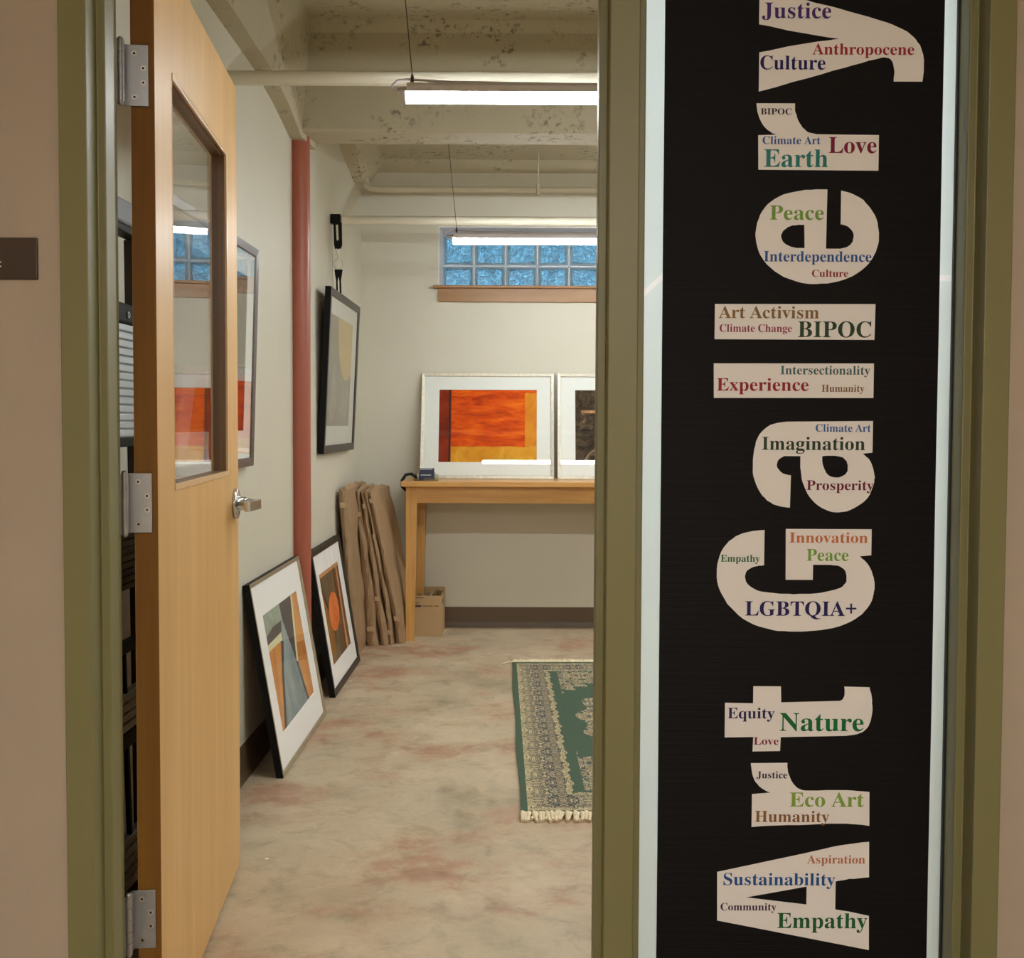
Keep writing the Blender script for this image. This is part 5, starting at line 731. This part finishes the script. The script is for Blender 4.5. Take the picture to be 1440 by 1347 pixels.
# leaning on the floor
upL = Vector((-.118, 0, .690))
picture('framed_picture', 'blue-grey and ochre abstract in silver frame leaning by the door', .805, upL.length, (-.830, 3.600, .001), (0, 1, 0), upL, .016, .028, MT['silver'], MT['black'], (.125, .690, .130, .565),
        [(ART_A['greygreen'], 'art_greygreen'), (ART_A['darktri'], 'art_taupe'), (ART_A['orangeR'], 'art_ochre'), (ART_A['orangeD'], 'art_ochre2'), (ART_A['creamline'], 'art_cream'), (ART_A['orangeL'], 'art_ochre'), (ART_A['darkline'], 'art_taupe'), (ART_A['darkarc'], 'art_taupe'), (ART_A['cream'], 'art_cream')], artbase='art_bluegrey', glass='picglass_soft')
upM = Vector((-.110, 0, .672))
picture('framed_picture', 'brown abstract with orange disc in black frame leaning beyond the red pipe', .735, upM.length, (-.838, 4.670, .001), (0, 1, 0), upM, .030, .028, MT['blackframe'], MT['black'], (.120, .610, .125, .555),
        [(ART_B['rcol'], 'art_umber'), (ART_B['rline'], 'art_peach'), (ART_B['lwedge'], 'art_rust'), (ART_B['lline'], 'art_black'), (ART_B['topstrip'], 'art_peach'), (ART_B['ellipse'], 'art_disc')], artbase='art_olive', glass='picglass_soft')

# hanging hardware for the black frame: strap loop, ring, lower strap
hk = empty('picture_hanger', (-.945, 5.30, 2.30)); tag(hk, 'black webbing strap with metal ring holding the black framed picture', 'hanger')
def hp(pts, y0, y1, name, mat, bev=0):
    b = MB(); b.prism([(x + .945, z - 2.30) for x, z in pts], y0, y1, 'y', bev=bev); return b.build(name, mat, hk)
hp([(-.972, 2.332), (-.922, 2.332), (-.922, 2.284), (-.972, 2.284)], -.006, .030, 'wall_bracket', MT['black'], .002)
hp([(-.958, 2.290), (-.915, 2.290), (-.913, 2.175), (-.920, 2.155), (-.950, 2.155), (-.955, 2.175)], .000, .004, 'strap', MT['black'])
hp([(-.945, 2.278), (-.934, 2.278), (-.931, 2.205), (-.938, 2.196), (-.942, 2.205)], -.0012, -.0002, 'strap_gap', MT['rail'])
b = MB(); b.tube([(.002, 0, -.142), (.008, 0, -.175), (.012, 0, -.195)], .0018, 8); b.tube([(.020, 0, -.142), (.016, 0, -.175), (.012, 0, -.195)], .0018, 8); b.build('wire_link', MT['screw'], hk)
b = MB(); b.tube([(.012 + .022 * math.cos(a), .001 * math.sin(a), -.222 + .027 * math.sin(a)) for a in [math.radians(90 + 18 * k) for k in range(19)]], .0022, 8); b.build('ring', MT['screw'], hk)
hp([(-.953, 2.050), (-.911, 2.050), (-.915, 2.022), (-.920, 1.995), (-.917, 1.925), (-.926, 1.925), (-.928, 1.99), (-.933, 2.015), (-.937, 1.99), (-.935, 1.925), (-.944, 1.925), (-.945, 1.995), (-.950, 2.022)], .000, .004, 'lower_strap', MT['black'])
MB().tube([(-.020, 0, -.01), (-.018, 0, -.24), (-.014, 0, -.375)], .0012, 6).build('picture_wire', MT['cable'], hk)

# ================================================================= WRAPPED PICTURES IN KRAFT PAPER
def package(bl, br_, by, tl, tr, ty, hz, dep, yaw, label, seed):
    """flat wrapped slab on edge: bottom front edge bl..br_ at y=by, top front edge tl..tr at y=ty, height hz, depth dep"""
    rd = random.Random(seed); nx, ny, nz = 4, 6, 24
    t = empty('wrapped_picture', (bl, by, 0)); tag(t, label, 'parcel', 'kraft paper parcels in the back corner')
    dv = Vector((math.sin(yaw), math.cos(yaw), 0)); ph = [rd.uniform(0, 6) for _ in range(6)]
    vs, fs, idx = [], [], {}
    def pos(u, v, w):
        k = w ** 1.15
        xl = bl + (tl - bl) * k; xr = br_ + (tr - br_) * k
        xl += .003 * math.sin(w * 13 + ph[0]); xr += .0035 * math.sin(w * 10 + ph[1]) + .002 * math.sin(w * 27 + ph[2])
        x = xl + (xr - xl) * u
        y = by + (ty - by) * w - .014 * math.sin(math.pi * u) + .003 * math.sin(w * 19 + ph[3])
        return Vector((x - bl, y - by, hz * w)) + dv * (dep * v)
    def P(i, j, k):
        key = (i, j, k)
        if key in idx: return idx[key]
        p = pos(i / nx, j / ny, k / nz)
        if 0 < k < nz and i in (0, nx): p.x += .004 * math.sin(j * 1.7 + k * .6 + ph[4])
        if j == 0 and i in (1, 2, 3): p.y += rd.uniform(-.004, .004)
        if k == nz: p.z += rd.uniform(-.004, .008) + .012 * j / ny
        if k == 0: p.z = .001
        idx[key] = len(vs); vs.append(p); return idx[key]
    def quad(a, b_, c, d): fs.append((P(*a), P(*b_), P(*c), P(*d)))
    for j in range(ny):
        for k in range(nz):
            quad((0, j, k), (0, j + 1, k), (0, j + 1, k + 1), (0, j, k + 1)); quad((nx, j, k), (nx, j, k + 1), (nx, j + 1, k + 1), (nx, j + 1, k))
    for i in range(nx):
        for k in range(nz):
            quad((i, 0, k), (i, 0, k + 1), (i + 1, 0, k + 1), (i + 1, 0, k)); quad((i, ny, k), (i + 1, ny, k), (i + 1, ny, k + 1), (i, ny, k + 1))
    for i in range(nx):
        for j in range(ny):
            quad((i, j, 0), (i + 1, j, 0), (i + 1, j + 1, 0), (i, j + 1, 0)); quad((i, j, nz), (i, j + 1, nz), (i + 1, j + 1, nz), (i + 1, j, nz))
    mesh_obj('paper_wrap', vs, fs, MT['kraft'], t)
    a, b_, c, d = pos(.1, 0, 1), pos(.9, 0, 1), pos(.9, .95, 1), pos(.1, .95, 1); m = pos(.3, .45, 1) + Vector((0, 0, .030)); m2 = pos(.6, .1, 1) + Vector((0, 0, .014))
    mesh_obj('folded_flap', [a, b_, c, d, m, m2], [(0, 1, 5), (1, 2, 4, 5), (2, 3, 4), (3, 0, 5, 4)], MT['kraft'], t)
    for wv in ((.90, .12), (.62, .05), (.84, .10), (.90, .30), (.70, .07), (.93, .16))[seed - 1]:
        q = [pos(.15, 0, wv), pos(.85, 0, wv), pos(.85, 0, wv + .03), pos(.15, 0, wv + .03)]; q = [p + Vector((0, -.018, 0)) for p in q]
        mesh_obj('tape_strip', q + [p + Vector((0, .002, 0)) for p in q], [(0, 1, 2, 3), (4, 7, 6, 5), (0, 4, 5, 1), (1, 5, 6, 2), (2, 6, 7, 3), (3, 7, 4, 0)], MT['tape_clear'], t)
    return t
package(-.905, -.866, 5.50, -.958, -.914, 5.43, .905, .50, .02, 'leftmost kraft paper parcel, tight against the wall behind the leaning picture', 1)
package(-.902, -.862, 5.80, -.952, -.930, 5.68, .900, .44, .03, 'kraft paper parcel second from the left wall, mostly hidden', 2)
package(-.858, -.792, 5.78, -.908, -.884, 5.68, .885, .44, .04, 'third kraft paper parcel from the left wall, widest at its foot', 3)
package(-.788, -.742, 5.795, -.880, -.860, 5.68, .875, .44, .05, 'fourth kraft paper parcel from the left wall', 4)
package(-.736, -.706, 5.815, -.857, -.842, 5.68, .880, .42, .06, 'thin kraft paper parcel, second from the table', 5)
package(-.698, -.652, 5.84, -.840, -.812, 5.68, .880, .42, .09, 'kraft paper parcel nearest the table, its broad side showing', 6)

# ================================================================= TABLE
tb = empty('console_table', (-.675, 5.86, 0)); tag(tb, 'long narrow oak console table against the back wall', 'table')
def L(b, name, mat): return at(b.build(name, mat, tb), tb)
TX1 = 1.22
L(MB().box(-.676, TX1, 5.858, 6.310, .899, .9285, .004, 3), 'tabletop', MT['table'])
L(MB().box(-.590, TX1 - .08, 5.905, 5.925, .803, .899), 'apron', MT['table'])
L(MB().box(-.590, TX1 - .08, 6.265, 6.285, .803, .899), 'apron', MT['table'])
L(MB().box(-.636, -.616, 5.925, 6.265, .803, .899), 'apron', MT['table']); L(MB().box(TX1 - .07, TX1 - .05, 5.925, 6.265, .803, .899), 'apron', MT['table'])
def leg(x0, x1, y0, y1, flare=-1):
    b = MB(); zs = [0, .80, .899]
    w = x1 - x0; d = y1 - y0; tp = .016
    lo = [(x0, y0), (x1 - tp, y0), (x1 - tp, y1 - tp), (x0, y1 - tp)] if flare < 0 else [(x0 + tp, y0), (x1, y0), (x1, y1 - tp), (x0 + tp, y1 - tp)]
    hi = [(x0, y0), (x1, y0), (x1, y1), (x0, y1)]
    vs = [(*p, 0) for p in lo] + [(*p, .80) for p in hi] + [(*p, .899) for p in hi]; fs = [(0, 1, 2, 3), (8, 11, 10, 9)]
    for a in (0, 4):
        for k in range(4): fs.append((a + k, a + (k + 1) % 4, a + 4 + (k + 1) % 4, a + 4 + k))
    o = mesh_obj('leg', vs, fs, MT['tableleg'], tb); at(o, tb)
leg(-.652, -.590, 5.900, 5.960); leg(-.652, -.568, 6.235, 6.295)
leg(TX1 - .10, TX1 - .038, 5.900, 5.960, 1); leg(TX1 - .10, TX1 - .038, 6.235, 6.295, 1)
# black curved cable clip on the table end
b = MB(); b.tube([(-.600, 6.10, .935), (-.640, 6.08, .962), (-.670, 6.06, .958), (-.690, 6.04, .925), (-.688, 6.02, .890), (-.660, 6.00, .868)], .009, 10)
o = b.build('black_cable', MT['black']); tag(o, 'thick black cable curling over the left end of the oak table', 'cable')
# business card holder
ch = empty('card_holder', (-.54, 5.95, .9285)); tag(ch, 'clear acrylic card holder on the left end of the oak table', 'card holder')
b = MB(); b.box(-.070, .070, -.030, .030, 0, .004); b.box(-.070, -.030 - .018, -.030, .030, .004, .040, .001); b.box(.052, .070, -.030, .030, .004, .040, .001); b.box(-.048, .052, .026, .030, .004, .05, .001); b.box(-.048, .052, -.030, -.027, .004, .018, .001)
b.build('tray', MT['acrylic'], ch)
cs_ = MB()
for k in range(5): cs_.box(-.040 + .001 * (k % 2), .046 + .001 * (k % 2), -.012 + .006 * k, -.0085 + .006 * k, .006, .045 + .007 * k)
o = cs_.build('card_stack', MT['navy']); o.location = (-.54, 5.95, .9285); tag(o, 'stack of navy business cards in the clear holder', 'cards')
MB().box(-.030, .030, -.0135, -.0125, .032, .036).build('card_print', MT['paper'], o); MB().box(-.036, .036, .008, .010, .066, .070).build('card_print', MT['paper'], o)

# cardboard box under the table
bx = empty('cardboard_box', (-.60, 6.17, 0)); tag(bx, 'open brown cardboard box on the floor under the oak table', 'box')
b = MB(); x0, x1, y0, y1, hb = -.15, .146, -.138, .132, .243; w = .005
b.box(x0, x1, y0, y0 + w, 0, hb, .001); b.box(x0, x1, y1 - w, y1, 0, hb + .012, .001); b.box(x0, x0 + w, y0 + w, y1 - w, 0, hb, .001); b.box(x1 - w, x1, y0 + w, y1 - w, 0, hb + .004, .001); b.box(x0 + w, x1 - w, y0 + w, y1 - w, 0, .005)
b.build('carton', MT['card'], bx)
b = MB(); b.box(-.02, .038, y0 - .0008, y0, hb - .014, hb - .010); b.box(-.02, .012, y0 - .0008, y0, hb - .040, hb - .037); b.box(-.02, .006, y0 - .0008, y0, hb - .048, hb - .045)
b.box(-.03, .024, y0 - .0008, y0, hb - .068, hb - .055)
for k in range(8): b.box(.030 + k * .0125, .030 + k * .0125 + (.009 if k != 5 else .004), y0 - .0008, y0, hb - .064, hb - .058)
b.build('printed_lettering', MT['ink'], bx)
MB().box(x1, x1 + .0008, -.09, -.03, hb - .055, hb - .03).build('side_print', MT['ink'], bx)
b = MB(); rd = random.Random(4)
for k in range(14):
    c = Vector((rd.uniform(-.12, .12), rd.uniform(-.11, .10), .19 + rd.uniform(0, .05))); r = rd.uniform(.012, .028)
    g = bmesh.ops.create_icosphere(b.bm, subdivisions=1, radius=r, matrix=Matrix.Translation(c))
    for v in g['verts']: v.co += Vector((rd.uniform(-1, 1), rd.uniform(-1, 1), rd.uniform(-1, 1))) * r * .35
o = b.build('crumpled_wrapping', MT['acrylic']); o.location = (-.60, 6.17, 0); tag(o, 'crumpled clear plastic inside the open cardboard box', 'wrapping'); o['kind'] = 'stuff'

# ================================================================= RUG
ra = R(-1.2)
rM = Matrix.Translation((.010, 3.262, 0)) @ Matrix.Rotation(R(1.2), 4, 'Z')
rg = empty('rug', matrix=rM); tag(rg, 'green oriental rug with a floral border and cream fringe', 'rug')
vs, fs = [], []; nx, ny = 28, 42
for top in (1, 0):
    for i in range(nx + 1):
        for j in range(ny + 1):
            x, y = 1.4 * i / nx, 2.09 * j / ny
            vs.append((x + .003 * math.sin(y * 7) * (1 if i == 0 else 0), y, (.008 + .0012 * math.sin(x * 9) * math.sin(y * 6)) * top + .0005))
n0 = (nx + 1) * (ny + 1); I = lambda i, j, t=0: t * n0 + i * (ny + 1) + j
for i in range(nx):
    for j in range(ny):
        fs.append((I(i, j), I(i + 1, j), I(i + 1, j + 1), I(i, j + 1))); fs.append((I(i, j, 1), I(i, j + 1, 1), I(i + 1, j + 1, 1), I(i + 1, j, 1)))
for i in range(nx):
    fs.append((I(i, 0), I(i, 0, 1), I(i + 1, 0, 1), I(i + 1, 0))); fs.append((I(i, ny), I(i + 1, ny), I(i + 1, ny, 1), I(i, ny, 1)))
for j in range(ny):
    fs.append((I(0, j), I(0, j + 1), I(0, j + 1, 1), I(0, j, 1))); fs.append((I(nx, j), I(nx, j, 1), I(nx, j + 1, 1), I(nx, j + 1)))
mesh_obj('pile', vs, fs, MT['rug'], rg)
rd = random.Random(11)
for end, ye, sg in (('near', 0, -1), ('far', 2.09, 1)):
    b = MB()
    for k in range(170):
        x = .006 + 1.388 * k / 169; x2 = x + rd.uniform(-.012, .012); ln = rd.uniform(.038, .060)
        b.tube([(x, ye, .007), (x + (x2 - x) * .4, ye + sg * ln * .25, .012 + rd.uniform(0, .004)), (x + (x2 - x) * .7, ye + sg * ln * .6, .008), (x2 + rd.uniform(-.006, .006), ye + sg * ln, .0045)], .0068, 5, taper=[.9, 1.3, .9, .9])
    if end == 'far':
        b.tube([(.02, ye, .006), (-.02, ye + .012, .006), (-.05, ye - .02, .005)], .004, 5)
    o = b.build('fringe', MT['fringe'], rg); o['kind'] = 'stuff'

# ================================================================= STEP LADDER BEHIND THE DOOR
ld = empty('step_ladder', (-.93, 2.25, 0)); tag(ld, 'folded step ladder leaning on the wall behind the open door', 'ladder')
# local: x out of the wall, y along the wall, z up
MB().box(-.016, .030, -.21, .235, 1.715, 1.772, .006).build('top_cap', MT['ladder_grey'], ld)
MB().box(-.012, .026, -.20, .225, 1.698, 1.7155, .003).build('cap_band', MT['black'], ld)
for s in (-1, 1):
    b = MB(); yy = .02 + s * .215
    vs = [(-.020, yy - .010, 1.70), (.004, yy - .010, 1.70), (.004, yy + .010, 1.70), (-.020, yy + .010, 1.70)]
    yl = .02 + s * .250
    vs = [(-.020, yl - .011, .02), (.004, yl - .011, .02), (.004, yl + .011, .02), (-.020, yl + .011, .02)] + vs
    mesh_obj('rail', vs, [(0, 1, 2, 3), (7, 6, 5, 4), (0, 4, 5, 1), (1, 5, 6, 2), (2, 6, 7, 3), (3, 7, 4, 0)], MT['ladder_dark'], ld)
    MB().box(-.028, .012, yl - .018, yl + .018, 0, .035, .003).build('rubber_foot', MT['black'], ld)
def tread(z0, z1, n, mat, y0=-.17, y1=.222, x=.012):
    b = MB(); b.box(x - .012, x, y0, y1, z0, z1); h = (z1 - z0) / n
    for k in range(n): b.box(x - .001, x + .007, y0, y1, z0 + h * k + h * .10, z0 + h * (k + 1) - h * .06, .0025, 2)
    return b.build('tread', mat, ld)
br = MB().box(-.004, .022, -.19, .235, 1.492, 1.538, .004).build('platform_bracket', MT['black'], ld)
b = MB(); b.tube([(.022, .136, 1.512), (.0255, .136, 1.512)], .0075, 18); b.mi = 1; b.tube([(.0250, .136, 1.512), (.0262, .136, 1.512)], .0042, 12); b.mi = 0; b.tube([(.0255, .136, 1.512), (.0268, .136, 1.512)], .0022, 8)
b.build('bracket_screw', [MT['steel'], MT['dark']], ld)
tread(1.228, 1.491, 14, MT['alu']); MB().box(-.004, .018, -.19, .222, 1.206, 1.228, .003).build('cross_bar', MT['black'], ld)
tread(.872, 1.006, 8, MT['ladder_dark']); MB().box(-.004, .018, -.19, .222, .724, .750, .003).build('cross_bar', MT['black'], ld)
tread(.540, .632, 4, MT['alu'], y0=-.15); MB().box(-.004, .018, -.19, .222, .500, .540, .003).build('cross_bar', MT['black'], ld)
tread(.165, .290, 5, MT['alu'], y0=-.14); MB().box(-.004, .018, -.19, .222, .120, .165, .003).build('cross_bar', MT['black'], ld)
MB().prism([(.112, .74), (.122, .74), (.170, .03), (.156, .03)], .006, .016, 'x').build('side_brace', MT['black'], ld)

# ================================================================= ROOM SIGN
sg = MB().box(-1.045, -.8455, 1.807, 1.8118, 1.513, 1.586, .0015, 2).build('room_sign', MT['sign']); tag(sg, 'small brown plastic room number sign on the corridor wall', 'sign')
dz, dx1, dh = 1.5345, -.9075, .026
g = GLYPHS['4'][1]; gx1 = max(p[0] for c in g for p in c); s_ = dh / 690
v, f = outline_mesh([[(dx1 + (p[0] - gx1) * s_, dz + p[1] * s_) for p in c] for c in g], lambda x, z: (x, 1.8064, z))
mesh_obj('raised_digit', v, f, MT['sign_white'], sg)['label'] = 'white raised digit 4'
